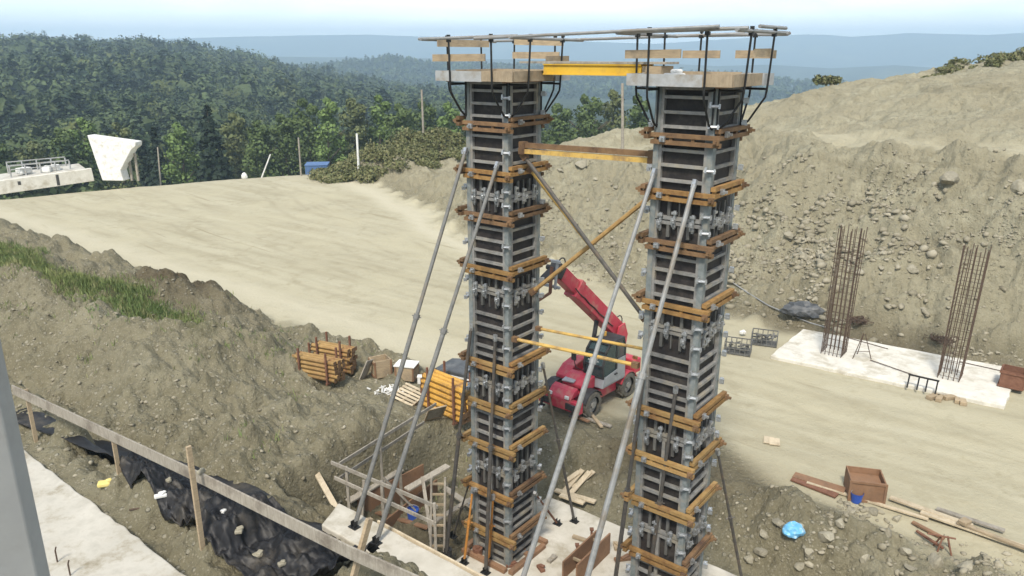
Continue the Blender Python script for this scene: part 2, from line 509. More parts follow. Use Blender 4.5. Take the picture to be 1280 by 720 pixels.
    nt.links.new(n_fin, mth0.inputs[1])
    mth = nt.nodes.new('ShaderNodeMath')
    mth.operation = 'MULTIPLY_ADD'
    mth.inputs[1].default_value = .35
    nt.links.new(pb1, mth.inputs[0])
    nt.links.new(mth0.outputs[0], mth.inputs[2])
    bp = nt.nodes.new('ShaderNodeBump')
    bp.inputs['Distance'].default_value = .16
    inv = nt.nodes.new('ShaderNodeMapRange')
    inv.inputs[3].default_value = .95
    inv.inputs[4].default_value = .3
    nt.links.new(sep.outputs[0], inv.inputs[0])
    nt.links.new(inv.outputs[0], bp.inputs['Strength'])
    nt.links.new(mth.outputs[0], bp.inputs['Height'])
    nt.links.new(bp.outputs[0], bs.inputs['Normal'])
    return m


M['earth'] = ground_mat()


# ------------------------------------------------------------------ object helpers
def thing(name, label, cat, loc=(0, 0, 0), rz=0, group=None):
    o = bpy.data.objects.new(name, None)
    o.empty_display_size = .2
    col.objects.link(o)
    o.location = loc
    o.rotation_euler = (0, 0, rz)
    tag(o, label, cat, group)
    return o


def tag(o, label, cat, group=None, kind=None):
    if label:
        o['label'] = label
    if cat:
        o['category'] = cat
    if group:
        o['group'] = group
    if kind:
        o['kind'] = kind
    return o


def dup(root, loc, rz, label, group=None):
    kids = {}
    for o in list(col.objects):
        if o.parent:
            kids.setdefault(o.parent.name, []).append(o)

    def cp_(o, par):
        c = o.copy()
        col.objects.link(c)
        c.parent = par
        for ch in kids.get(o.name, []):
            cp_(ch, c)
        return c
    c = cp_(root, None)
    c.location = loc
    c.rotation_euler = (0, 0, rz)
    c['label'] = label
    if group:
        c['group'] = group
    return c


class MB:
    def __init__(s):
        s.v = []
        s.f = []

    def box(s, c, size, rz=0, mat=None):
        hx, hy, hz = size[0] / 2, size[1] / 2, size[2] / 2
        n = len(s.v)
        co, si = math.cos(rz), math.sin(rz)
        for dx, dy, dz in ((-1, -1, -1), (1, -1, -1), (1, 1, -1), (-1, 1, -1), (-1, -1, 1), (1, -1, 1), (1, 1, 1), (-1, 1, 1)):
            p = Vector((dx * hx, dy * hy, dz * hz))
            if mat is not None:
                p = mat @ p
            else:
                p = Vector((p.x * co - p.y * si, p.x * si + p.y * co, p.z))
            s.v.append((c[0] + p.x, c[1] + p.y, c[2] + p.z))
        s.f += [tuple(n + i for i in q) for q in ((0, 3, 2, 1), (4, 5, 6, 7), (0, 1, 5, 4), (1, 2, 6, 5), (2, 3, 7, 6), (3, 0, 4, 7))]
        return s

    def bar(s, p0, p1, w, h, up=Vector((0, 0, 1))):
        p0, p1 = Vector(p0), Vector(p1)
        d = p1 - p0
        L = d.length
        x = d.normalized()
        y = up.cross(x)
        if y.length < 1e-4:
            y = Vector((0, 1, 0)).cross(x)
        y.normalize()
        z = x.cross(y)
        mt = Matrix((x, y, z)).transposed()
        return s.box((p0 + p1) / 2, (L, w, h), mat=mt)

    def tube(s, p0, p1, r, seg=8, r1=None, caps=True):
        p0, p1 = Vector(p0), Vector(p1)
        x = (p1 - p0).normalized()
        y = x.orthogonal().normalized()
        z = x.cross(y)
        n = len(s.v)
        r1 = r if r1 is None else r1
        for p, rr in ((p0, r), (p1, r1)):
            for i in range(seg):
                a_ = 2 * math.pi * i / seg
                q = p + (y * math.cos(a_) + z * math.sin(a_)) * rr
                s.v.append(tuple(q))
        for i in range(seg):
            j = (i + 1) % seg
            s.f.append((n + i, n + j, n + seg + j, n + seg + i))
        if caps:
            s.f.append(tuple(n + i for i in reversed(range(seg))))
            s.f.append(tuple(n + seg + i for i in range(seg)))
        return s

    def path(s, pts, r, seg=6):
        for i in range(len(pts) - 1):
            s.tube(pts[i], pts[i + 1], r, seg)
        return s

    def prism(s, poly, z0, z1):
        """poly: list of (x, y); extruded in z"""
        n = len(s.v)
        k = len(poly)
        area = sum(poly[i][0] * poly[(i + 1) % k][1] - poly[(i + 1) % k][0] * poly[i][1] for i in range(k))
        if area < 0:
            poly = poly[::-1]
        for z in (z0, z1):
            for p in poly:
                s.v.append((p[0], p[1], z))
        s.f.append(tuple(n + i for i in reversed(range(k))))
        s.f.append(tuple(n + k + i for i in range(k)))
        for i in range(k):
            j = (i + 1) % k
            s.f.append((n + i, n + j, n + k + j, n + k + i))
        return s

    def side(s, poly, y0, y1):
        """poly: list of (x, z); extruded along y"""
        n = len(s.v)
        k = len(poly)
        area = sum(poly[i][0] * poly[(i + 1) % k][1] - poly[(i + 1) % k][0] * poly[i][1] for i in range(k))
        if area > 0:
            poly = poly[::-1]
        for y in (y0, y1):
            for p in poly:
                s.v.append((p[0], y, p[1]))
        s.f.append(tuple(n + i for i in reversed(range(k))))
        s.f.append(tuple(n + k + i for i in range(k)))
        for i in range(k):
            j = (i + 1) % k
            s.f.append((n + i, n + j, n + k + j, n + k + i))
        return s

    def build(s, name, mat, parent=None, bevel=0, smooth=False, loc=None, rot=None):
        me = bpy.data.meshes.new(name)
        me.from_pydata(s.v, [], s.f)
        me.materials.append(mat)
        if smooth:
            me.shade_smooth()
        o = bpy.data.objects.new(name, me)
        col.objects.link(o)
        if parent is not None:
            o.parent = parent
        if loc is not None:
            o.location = loc
        if rot is not None:
            o.rotation_euler = rot
        if bevel:
            md = o.modifiers.new('bevel', 'BEVEL')
            md.width = bevel
            md.segments = 2
            md.limit_method = 'ANGLE'
        return o


def np_mesh(name, verts, faces, mats, parent=None, midx=None, attr=None, smooth=False):
    """faces: (n, 3|4) int array"""
    me = bpy.data.meshes.new(name)
    k = faces.shape[1]
    me.vertices.add(len(verts))
    me.vertices.foreach_set('co', np.ascontiguousarray(verts, np.float32).ravel())
    me.loops.add(faces.size)
    me.loops.foreach_set('vertex_index', np.ascontiguousarray(faces, np.int32).ravel())
    me.polygons.add(len(faces))
    me.polygons.foreach_set('loop_start', np.arange(0, faces.size, k, dtype=np.int32))
    if midx is not None:
        me.polygons.foreach_set('material_index', np.ascontiguousarray(midx, np.int32))
    for mt in mats:
        me.materials.append(mt)
    if attr is not None:
        for an, data in attr.items():
            at = me.color_attributes.new(an, 'FLOAT_COLOR', 'POINT')
            at.data.foreach_set('color', np.ascontiguousarray(data, np.float32).ravel())
    me.update(calc_edges=True)
    if smooth:
        me.polygons.foreach_set('use_smooth', np.ones(len(faces), bool))
    me.validate()
    o = bpy.data.objects.new(name, me)
    col.objects.link(o)
    if parent is not None:
        o.parent = parent
    return o


# ------------------------------------------------------------------ ground sheets
def build_ground():
    rad = np.concatenate([np.array([.3, 1.5, 3, 4.5, 6, 7.2]), np.geomspace(8.2, 100, 640), np.geomspace(101, 300, 70)[0:], np.geomspace(306, 5900, 130)])
    azf = np.linspace(R(-44), R(44), 900)
    azb = np.linspace(R(44), R(316), 70)[1:-1]
    az = np.concatenate([azf, azb])
    nr, na = len(rad), len(az)
    rr, aa = np.meshgrid(rad, az, indexing='ij')
    x = rr * np.sin(aa)
    y = rr * np.cos(aa)
    z, a, b, t, q, road, hm = terrain(x.ravel(), y.ravel())
    zs = z.reshape(nr, na)
    verts = np.stack([x.ravel(), y.ravel(), z], 1)
    i, j = np.meshgrid(np.arange(nr - 1), np.arange(na), indexing='ij')
    j2 = (j + 1) % na
    faces = np.stack([i * na + j, (i + 1) * na + j, (i + 1) * na + j2, i * na + j2], -1).reshape(-1, 4)
    faces = faces[:, ::-1]
    fx, fy = x.ravel(), y.ravel()
    r = np.hypot(fx, fy)
    # zones
    en = .5 * fbm(fx, fy, 1.6, 4, 81)
    pale = S(b + en * .9 - 1.9 * np.exp(-((a + .6) / 2.4) ** 2) - .6 * en * np.exp(-((a - 3) / 4) ** 2), 4.7, 5.9) * (1 - S(t + en * 1.2, -1.6, .2)) * (1 - S(r, 90, 110))
    pale = pale * (1 - .75 * S(b, 17.2, 18.2) * S(a, -9, -5))
    pale = np.maximum(pale, .6 * S(q, .285, .31) * (1 - S(q + .05 * en, .37, .43)) * S(a, -26, -18) * (t > 0) * (1 - S(r, 80, 100)))
    grass = S(b + en * 1.0, -1.9, -1.1) * (1 - S(b + en * 1.0, .1, .9)) * (1 - S(a + en * 3, -17, -12.5))
    grass = np.maximum(grass * .9, S(r, 82, 100))
    grass = np.maximum(grass, .8 * S(np.exp(-((fx + 7.5) / 7) ** 2 - ((fy - 74) / 6) ** 2) + .25 * en, .35, .6))
    hl = np.where(t > -1.5, .8 * S(t, -1, 2) + .2 * S(q + .1 * en, .25, .33), 0) * (1 - S(r, 90, 120))
    hl = np.maximum(hl, .55 * S(a + en, 3.8, 6) * (1 - S(b, 5.5, 6.5)))
    far = S(r, 100, 140)
    zone = np.stack([pale, grass, hl, far], 1)
    damp = 1.15 * np.exp(-((a + 21.5) / 3.4) ** 2 - ((b - 2.2) / 1.4) ** 2) + .8 * np.exp(-((a + 4.2) / 1.6) ** 2 - ((b + 1.5) / 3.0) ** 2)
    damp = damp + .75 * np.exp(-((a + .2) / 3.0) ** 2 - ((b - 5.0) / 1.4) ** 2)
    damp = damp + .55 * np.exp(-((a - 2) / 9) ** 2 - ((b - 18.3) / .9) ** 2)
    damp = np.clip(damp * (1 + .9 * en), 0, 1)
    trk = np.zeros_like(a)
    for (c0, c1, c2, wl_) in ((8.2, .02, .0012, .2), (11.0, -.05, .0016, .22), (13.2, .03, -.0004, .18), (10.0, -.16, .003, .22), (14.5, -.2, .001, .2), (12.0, -.32, -.001, .24), (9.0, .10, .004, .18)):
        f_ = c0 + c1 * a + c2 * a * a + .5 * pn(a / 9 + c0, a * 0 + c0, 84)
        gate = S(pn(a / 7 + 3 * c0, b / 6, 85), -.25, .25)
        for s_ in (-.95, .95):
            trk = np.maximum(trk, np.exp(-((b - f_ - s_) / wl_) ** 2) * gate)
    trk = trk * (.3 + .45 * en) * pale
    lt = np.exp(-((t + 2.4 + .5 * en) / .9) ** 2) * (1 - S(a, -20, -12)) * pale + .8 * np.exp(-((b - 7.0 - .8 * en) / 1.2) ** 2) * (1 - S(a, -12, -6)) * pale
    dampc = np.stack([damp, np.clip(trk, 0, 1), np.clip(lt, 0, 1), np.ones_like(damp)], 1)
    fc = faces.mean(1) if False else None
    c_b = b[faces].mean(1)
    c_t = t[faces].mean(1)
    c_r = r[faces].mean(1)
    c_p = pale[faces].mean(1)
    cls = np.zeros(len(faces), int)
    cls[(c_p > .56)] = 1
    cls[(c_t > 0) & (c_r < 110) & (cls == 0)] = 2
    cls[c_r >= 110] = 3
    # smooth normals of the whole sheet, so that the sheets join without a seam
    nx = np.zeros_like(verts)
    e1 = verts[faces[:, 2]] - verts[faces[:, 0]]
    e2 = verts[faces[:, 3]] - verts[faces[:, 1]]
    fn = np.cross(e1, e2)
    for k in range(4):
        np.add.at(nx, faces[:, k], fn)
    nx /= np.maximum(np.linalg.norm(nx, axis=1, keepdims=True), 1e-12)
    for k, nm in enumerate(('ground', 'dirt_road', 'hillside', 'hills')):
        fs = faces[cls == k]
        used, inv = np.unique(fs, return_inverse=True)
        o = np_mesh(nm, verts[used], inv.reshape(fs.shape), [M['earth']], attr={'zone': zone[used], 'damp': dampc[used]}, smooth=True)
        o.data.normals_split_custom_set_from_vertices(nx[used].astype(np.float32).tolist())
        o['kind'] = 'structure'


build_ground()

# ------------------------------------------------------------------ column formwork
TL = Vector((-.175, 16.48, 0.05))
TR = Vector((3.35, 13.95, 0.05))
HB = .462      # half of the concrete column
WALERS = [10.53, 9.52, 8.59, 7.42, 5.2, 4.18, 3.12, 1.9, .75]
ZONES = [(8.74, 9.40), (6.58, 7.26), (4.34, 5.06), (2.06, 2.97)]
PANELS = [(9.06, 11.43), (6.96, 9.04), (4.71, 6.94), (2.51, 4.69), (.0, 2.49)]
RIBS = [11.24, 10.98, 10.73, 10.32, 10.05, 9.78, 8.36, 8.1, 7.84, 7.6, 6.38, 6.12, 5.86, 5.6, 5.4, 3.94, 3.67, 3.4, 1.68, 1.44, 1.2, .97, .5, .25]


def fbox(mb, k, a0, a1, o0, o1, z0, z1):
    c = Vector(((a0 + a1) / 2, -(HB + (o0 + o1) / 2), (z0 + z1) / 2))
    c.rotate(Euler((0, 0, k * math.pi / 2)))
    return mb.box(c, (a1 - a0, o1 - o0, z1 - z0), k * math.pi / 2)


def clamp_mesh():
    b = MB()
    b.box((0, .02, 0), (.045, .04, .34))
    b.box((0, .045, .13), (.10, .05, .045))
    b.box((0, .045, -.11), (.085, .05, .04))
    b.tube((0, .03, .0), (0, .15, .0), .016, 6)
    b.box((0, .11, 0), (.075, .02, .09))
    b.box((.02, .09, -.02), (.03, .02, .14))
    return b


def corner_clamp_mesh():
    b = MB()
    b.box((0, .03, 0), (.17, .05, .05))
    b.tube((-.09, .05, .0), (.11, .07, .0), .02, 6)
    b.box((.08, .06, .02), (.035, .09, .10))
    b.box((-.07, .05, .0), (.03, .07, .08))
    return b


def make_tower():
    root = thing('column_formwork', 'tall column formwork with rusty steel walers, the pier left of the red telehandler', 'formwork', TL, ROT, 'twin pier formwork towers')
    obw = HB + .1
    for k in range(4):
        for (z0, z1) in PANELS:
            p = MB()
            fbox(p, k, -HB - .0, HB - .002, .002, .022, z0 + .012, z1 - .012)
            po = p.build('form_panel', M['ply'], root)
            f = MB()
            fbox(f, k, -HB - .02, -HB + .055, .024, .098, z0 + .002, z1 - .002)
            fbox(f, k, HB - .055, HB + .02, .024, .098, z0 + .002, z1 - .002)
            for zz in (z0 + .035, z1 - .035):
                fbox(f, k, -HB + .056, HB - .056, .024, .096, zz - .032, zz + .032)
            for zr_ in RIBS:
                if z0 + .12 < zr_ < z1 - .12:
                    fbox(f, k, -HB + .056, HB - .056, .024, .094, zr_ - .028, zr_ + .028)
            for (c0, c1) in ZONES:
                lo, hi = max(c0, z0 + .07), min(c1, z1 - .07)
                if hi - lo > .1:
                    sf = MB()
                    for av in (-.2, .2):
                        fbox(sf, k, av - .03, av + .03, .026, .088, lo, hi)
                    fbox(sf, k, -.012, .012, .026, .075, lo, hi)
                    sf.build('stiffener', M['stiff'], po)
            if z0 < 3 and k == 0:
                fbox(f, k, -.035, .035, .026, .091, z0 + .07, z1 - .07)
            f.build('frame', M['frame'], po)
        # corner post between this face and the next
        cpst = MB()
        c = Vector((HB + .055, -(HB + .055), 5.7))
        c.rotate(Euler((0, 0, k * math.pi / 2)))
        cpst.box(c, (.108, .108, 11.46), k * math.pi / 2)
        cpst.build('corner_post', M['post_teal'], root)
        for i, zw in enumerate(WALERS):
            zz = zw + (.1 if k % 2 else 0.0) + random.uniform(-.02, .02)
            w = MB()
            L0, L1 = -obw - .02, obw + random.uniform(.14, .26)
            for dz in (-.062, .062):
                fbox(w, k, L0, L1, .125, .215, zz + dz - .037, zz + dz + .037)
            for av in (L0 + .08, -.2, .22, L1 - .1):
                fbox(w, k, av - .03, av + .03, .13, .19, zz - .0245, zz + .0245)
            mk = ['rust_brown', 'rust_orange', 'rust_brown', 'rust_orange', 'ochre', 'ochre', 'ochre', 'rust_orange', 'ochre'][i]
            if k == 1 and i in (3, 4):
                mk = 'rust_orange'
            if k == 1 and i >= 7:
                mk = 'rust_brown'
            if k in (2, 3) and i < 5:
                mk = 'rust_brown'
            wo = w.build('waler', M[mk], root)
            for av in (L1 - .05, L0 + .25):
                n = MB()
                c = Vector((av, -(HB + .24), zz))
                c.rotate(Euler((0, 0, k * math.pi / 2)))
                n.box(c, (.1, .05, .1), k * math.pi / 2)
                c2 = Vector((av, -(HB + .28), zz))
                c2.rotate(Euler((0, 0, k * math.pi / 2)))
                n.box(c2, (.045, .1, .045), k * math.pi / 2)
                n.build('tie_nut', M['rust_brown' if av > 0 else 'clamp'], wo)
    # clamps
    proto = clamp_mesh().build('clamp', M['clamp'], root)
    cproto = corner_clamp_mesh().build('clamp', M['clamp'], root)
    first = True
    rnd = random.Random(3)
    for k in range(4):
        for (z0, z1) in ZONES:
            for av in (-.34, -.06, .30):
                zc = (z0 + z1) / 2 + rnd.uniform(-.1, .1)
                c = Vector((av, -(HB + .095), zc))
                c.rotate(Euler((0, 0, k * math.pi / 2)))
                o = proto if first else proto.copy()
                if not first:
                    col.objects.link(o)
                    o.parent = root
                first = False
                o.location = c
                o.rotation_euler = (0, 0, k * math.pi / 2 + math.pi)
    first = True
    for k in range(4):
        for i, zc in enumerate([11.1, 10.75, 9.98, 9.2, 8.88, 8.0, 7.1, 6.7, 6.25, 5.7, 4.85, 4.5, 3.8, 2.7, 2.3, 1.3]):
            if (i + k) % 4 == 3 and k > 1:
                continue
            if i > 12 and k == 2:
                continue
            zc += rnd.uniform(-.05, .05)
            c = Vector((HB + .1, -(HB + .12), zc))
            c.rotate(Euler((0, 0, k * math.pi / 2)))
            o = cproto if first else cproto.copy()
            if not first:
                col.objects.link(o)
                o.parent = root
            first = False
            o.location = c
            o.rotation_euler = (rnd.uniform(-.1, .1), 0, k * math.pi / 2 + math.pi + .3)
    # column concrete / reinforcement closing the top, and timber sole round the foot
    core = MB().box((0, 0, 5.6), (2 * HB - .002, 2 * HB - .002, 11.2))
    core.build('column_core', M['concrete'], root)
    sole = MB()
    for k in range(4):
        fbox(sole, k, -.75, .62, .23, .36, 0, .1)
    sole.build('sole_plank', M['wood_brown'], root)
    return root


tower = make_tower()
tower_r = dup(tower, TR, ROT, 'tall column formwork with rusty steel walers, the pier right of the red telehandler', 'twin pier formwork towers')


def loc2w(base, lx, ly, z):
    return Vector((base.x + lx * U.x + ly * V.x, base.y + lx * U.y + ly * V.y, z))


# ------------------------------------------------------------------ work platforms
def make_platform(base, hs, label, boards, pipes, zt, grey=.26):
    root = thing('work_platform', label, 'platform', (base.x, base.y, 11.48), ROT, 'guarded platforms on the pier formwork')
    d = MB()
    n = 8
    for i in range(n):       # deck planks
        y0 = -hs + 2 * hs * i / n
        d.box((0.0, y0 + hs / n, .085), (2 * hs + random.uniform(-.04, .05), 2 * hs / n - .012, .05))
    d.build('deck_planks', M['wood_grey'], root)
    bm = MB()
    for xx in (-.75 * hs, .75 * hs):
        bm.box((xx, 0, .02), (.08, 2 * hs - .1, .076))
    bm.build('joist', M['wood_brown'], root)
    # toe boards: grey metal on the outer ends, tan plank in the middle
    for k in range(4):
        e = Euler((0, 0, k * math.pi / 2))
        gr_ = grey if k == 0 else -.38
        for (a0, a1, mk, off, zz) in ((-hs, gr_ * hs, 'fascia_grey', 0, .0), ((gr_ + .005) * hs, hs + .05, 'fascia_wood', .004, .01)):
            if k in (1, 3):
                a0, a1 = -a1, -a0
                if k == 1:
                    a0, a1 = a0 + .06, a1 - .03
            c = Vector(((a0 + a1) / 2, -(hs + .03 + off), .1 + zz))
            c.rotate(e)
            tb = MB().box(c, (a1 - a0, .035, .2), k * math.pi / 2)
            tb.build('toe_board', M[mk], root)
    ztop = zt - 11.48
    for k in range(4):
        e = Euler((0, 0, k * math.pi / 2))
        for i, av in enumerate((-.56 * hs, .56 * hs)):
            lean = .05 if (k == 1) else .02

            def q(al, out, z):
                v = Vector((al, -out, z))
                v.rotate(e)
                return v
            p = MB()
            p.tube(q(av, hs + .075, -.1), q(av, hs + .075 + lean, ztop), .02, 6)
            p.box(q(av, hs + .075 + lean * .8, ztop - .1), (.07, .07, .06), k * math.pi / 2)
            p.box(q(av, hs + .075 + lean, ztop - .01), (.055, .055, .05), k * math.pi / 2)
            p.build('guard_post', M['black_steel'], root)
            br = MB()
            br.tube(q(av, hs + .08, -.06), q(av, HB + .12, -.06), .022, 6)
            pts = [q(av, hs + .075, -.08), q(av, hs + .06, -.2), q(av, hs - .02, -.32), q(av, HB + .26, -.62), q(av, HB + .18, -.68), q(av, HB + .1, -.69)]
            br.path(pts, .02, 6)
            br.tube(q(av, HB + .12, -.02), q(av, HB + .12, -.72), .018, 6)
            br.build('bracket', M['black_steel'], root)
    for (k, a0, a1, z, th) in pipes:
        e = Euler((0, 0, k * math.pi / 2))
        v0 = Vector((a0, -(hs + .12), z - 11.48))
        v1 = Vector((a1, -(hs + .12), z - 11.48 + th))
        v0.rotate(e)
        v1.rotate(e)
        MB().tube(v0, v1, .03, 8).build('guard_rail', M['prop_grey'], root)
    for (k, a0, a1, z, tilt) in boards:
        e = Euler((0, 0, k * math.pi / 2))
        v0 = Vector((a0, -(hs + .035), z - 11.48))
        v1 = Vector((a1, -(hs + .035), z - 11.48 + tilt))
        v0.rotate(e)
        v1.rotate(e)
        MB().bar(v0, v1, .03, .14).build('guard_board', M['wood'], root)
    return root


make_platform(TL, .98, 'plank platform with black guard posts on top of the left pier formwork', [
    (0, -1.05, .35, 11.93, .01), (3, -.75, .9, 12.22, .0), (2, -.7, .55, 11.98, .0), (2, -.8, .5, 12.24, .03), (1, .1, .9, 11.9, 0)],
    [(0, -1.35, 1.2, 12.3, .03), (1, -1.2, 1.3, 12.3, -.02), (2, -1.2, 1.15, 12.29, 0), (3, -1.1, 1.3, 12.27, .02)], 12.36)
make_platform(TR, .93, 'plank platform with black guard posts on top of the right pier formwork', [
    (0, -1.0, .05, 12.0, .01), (1, -.1, .75, 12.02, .01), (2, -.95, -.2, 12.0, .0), (2, .1, .85, 12.0, .0), (3, -.5, .4, 12.0, .0)],
    [(0, -1.1, 1.2, 12.36, .03), (1, -1.15, 1.25, 12.36, .0), (2, -1.1, 1.1, 12.34, 0), (3, -1.1, 1.2, 12.33, .02), (1, -.2, 1.05, 12.44, .0)], 12.42, .5)
# white sack on the right deck
s = MB()
s.box((0, 0, .05), (.34, .22, .1)).box((.05, .02, .13), (.2, .14, .07), .4)
o = s.build('cloth_bundle', M['white'], None, .03, loc=loc2w(TR, -.25, -.55, 11.59), rot=(0, 0, .3))
tag(o, 'small white bundle of cloth lying on the right plank platform', 'bundle')

# walkway between the two platforms
p0, p1 = loc2w(TL, 1.12, .1, 11.72), loc2w(TR, -.72, .1, 11.72)
g = thing('walkway', 'yellow girder walkway with planks bridging the two pier platforms', 'walkway', p0)
d = p1 - p0
up = Vector((0, 0, 1))
b_ = MB()
side = Vector((-d.y, d.x, 0)).normalized()
dg = d * .84
for s_ in (-.25, .25):
    b_.bar(side * s_ + Vector((0, 0, .0)), dg + side * s_, .022, .17)
    b_.bar(side * s_ + Vector((0, 0, .092)), dg + side * s_ + Vector((0, 0, .092)), .08, .024)
    b_.bar(side * s_ + Vector((0, 0, -.092)), dg + side * s_ + Vector((0, 0, -.092)), .08, .024)
b_.build('girder', M['girder'], g)
MB().bar(dg + d.normalized() * .03, d, .56, .15).build('end_timber', M['wood'], g)
b_ = MB()
dn = d.normalized()
for s_ in (-.2, 0, .2):
    b_.bar(side * s_ - dn * (.55 if s_ < 0 else .2) + Vector((0, 0, .128)), d + side * s_ + dn * .1 + Vector((0, 0, .128)), .19, .04)
b_.build('plank', M['wood_grey'], g)
# long rail pipes over the gap
for (a_, b2, lab) in ((loc2w(TL, .2, -1.16, 12.29), loc2w(TR, .75, -1.12, 12.42), 'long grey scaffold pipe slung between the platforms on the near side'),
                      (loc2w(TL, .4, 1.08, 12.28), loc2w(TR, .3, 1.05, 12.36), 'long grey scaffold pipe slung between the platforms on the far side')):
    d = b2 - a_
    o = MB().tube((0, 0, 0), d, .028, 8).build('scaffold_pipe', M['prop_grey'], None, loc=a_)
    tag(o, lab, 'pipe')


# ------------------------------------------------------------------ ties between towers
def strut(name, p0, p1, r, mat, label, cat, two=False, square=False):
    t_ = thing(name, label, cat, p0)
    d = Vector(p1) - Vector(p0)
    b = MB()
    if square:
        b.bar((0, 0, 0), d, r * 2, r * 2)
    else:
        b.tube((0, 0, 0), d, r, 8)
    b.build('tube', M[mat], t_)
    e = MB()
    dn = d.normalized()
    e.bar(-dn * .04, dn * .1, r * 2.8, r * 2.8)
    e.bar(d - dn * .1, d + dn * .04, r * 2.8, r * 2.8)
    e.build('end_fitting', M['rust_brown'], t_)
    return t_


strut('tie_beam', loc2w(TL, .72, -.3, 10.22), loc2w(TR, -.68, -.3, 10.24), .05, 'rust_brown', 'brown upper tie beam joining both piers high up, lying on the yellow one', 'tie beam', square=True)
strut('tie_beam', loc2w(TL, .72, -.32, 10.1), loc2w(TR, -.68, -.32, 10.12), .045, 'prop_yellow', 'yellow tie beam joining both piers high up, under the brown one', 'tie beam', square=True)
strut('tie_beam', loc2w(TL, .7, .34, 6.02), loc2w(TR, -.7, .34, 6.12), .035, 'prop_yellow', 'thin yellow tie tube low between the piers, the farther of the pair', 'tie tube')
strut('tie_beam', loc2w(TL, .66, -.48, 6.0), loc2w(TR, -.72, -.48, 6.08), .04, 'prop_yellow', 'thin yellow tie tube low between the piers, the nearer of the pair', 'tie tube')
strut('diagonal_brace', loc2w(TL, .72, .1, 6.95), loc2w(TR, -.72, .1, 9.55), .05, 'ochre', 'orange diagonal brace rising from left pier to right pier', 'brace')
strut('diagonal_brace', loc2w(TL, .72, -.25, 10.0), loc2w(TR, -.72, -.25, 7.0), .042, 'prop_dark', 'dark steel diagonal brace falling from left pier to right pier', 'brace')
strut('diagonal_brace', loc2w(TL, .72, -.05, 9.7), loc2w(TR, -.75, -.05, 6.9), .03, 'prop_yellow', 'pale yellow diagonal brace falling behind the dark one', 'brace')


# ------------------------------------------------------------------ raking props
def prop(top, foot, r, mat, label, cat='prop', split=.55, name='raking_prop', group=None):
    foot, top = Vector(foot), Vector(top)
    t_ = thing(name, label, cat, foot, 0, group)
    d = top - foot
    dn = d.normalized()
    base = .12
    MB().tube(dn * base, d * split, r, 10).build('outer_tube', M[mat], t_, smooth=False)
    MB().tube(d * (split - .02), d - dn * .06, r * .8, 10).build('inner_tube', M[mat], t_)
    n = MB()
    n.tube(d * split - dn * .06, d * split + dn * .05, r * 1.35, 10)
    n.tube(d * split + dn.cross(Vector((0, 1, 0))).normalized() * .1, d * split - dn.cross(Vector((0, 1, 0))).normalized() * .1, .012, 6)
    n.build('adjusting_nut', M[mat], t_)
    f = MB()
    f.box((0, 0, .01), (.22, .16, .02), ROT)
    for s_ in (-.045, .045):
        f.box((V.x * 0 + U.x * s_, U.y * s_, .08), (.012, .1, .13), ROT)
    f.build('foot_plate', M['black_steel'], t_)
    h = MB()
    h.bar(d - dn * .12, d + dn * .03, .07, .07)
    h.build('head_fitting', M['clamp'], t_)
    return t_


ZB = 2.70      # top of the foundation beam the props stand on
EB = .04       # top of the pier slab
# left pier, long pair
prop(loc2w(TL, -.5, -.66, 10.08), at_z(443, 659, ZB), .05, 'prop_mid', 'long grey raking prop on the outer left side of the left pier', group='long grey raking props')
prop(loc2w(TL, .36, -.66, 9.85), at_z(470, 679, ZB), .05, 'prop_mid', 'long grey raking prop crossing the near face of the left pier', group='long grey raking props')
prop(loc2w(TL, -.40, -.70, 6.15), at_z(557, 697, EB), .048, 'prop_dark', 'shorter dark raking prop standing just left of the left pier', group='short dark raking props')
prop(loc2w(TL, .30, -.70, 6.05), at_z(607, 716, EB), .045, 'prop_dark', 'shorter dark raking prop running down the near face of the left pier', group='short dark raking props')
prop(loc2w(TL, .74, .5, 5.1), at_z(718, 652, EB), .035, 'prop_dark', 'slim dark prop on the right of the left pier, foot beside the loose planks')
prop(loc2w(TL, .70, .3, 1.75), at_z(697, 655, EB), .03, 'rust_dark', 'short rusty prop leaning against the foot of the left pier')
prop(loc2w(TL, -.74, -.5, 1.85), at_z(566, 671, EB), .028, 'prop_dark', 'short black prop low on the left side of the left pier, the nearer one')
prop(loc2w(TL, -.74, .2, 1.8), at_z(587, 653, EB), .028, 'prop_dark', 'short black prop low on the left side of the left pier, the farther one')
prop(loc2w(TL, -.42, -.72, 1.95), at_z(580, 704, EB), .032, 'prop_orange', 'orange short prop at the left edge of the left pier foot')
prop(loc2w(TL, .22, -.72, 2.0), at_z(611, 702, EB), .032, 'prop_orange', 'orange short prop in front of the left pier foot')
# right pier
vE = at_z(443, 659, ZB) - loc2w(TL, -.5, -.66, 10.08)
topE = loc2w(TR, -.47, -.66, 10.0)
footE = at_z(648, 740, ZB)
prop(topE, footE, .052, 'prop_grey', 'long grey raking prop on the outer left side of the right pier', group='long grey raking props')
prop(loc2w(TR, .32, -.66, 9.88), at_z(722, 766, ZB), .055, 'prop_grey', 'long pale grey raking prop crossing the near face of the right pier', group='long grey raking props')
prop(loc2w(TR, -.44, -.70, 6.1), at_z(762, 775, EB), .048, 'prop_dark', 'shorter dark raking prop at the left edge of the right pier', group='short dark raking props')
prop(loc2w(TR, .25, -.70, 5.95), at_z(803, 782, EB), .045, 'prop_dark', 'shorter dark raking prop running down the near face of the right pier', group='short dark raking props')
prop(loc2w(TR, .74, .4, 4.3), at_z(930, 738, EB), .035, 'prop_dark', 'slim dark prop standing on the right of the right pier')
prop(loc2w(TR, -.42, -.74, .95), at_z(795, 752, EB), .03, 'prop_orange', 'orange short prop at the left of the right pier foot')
prop(loc2w(TR, .2, -.74, .95), at_z(833, 756, EB), .03, 'prop_orange', 'orange short prop in front of the right pier foot')
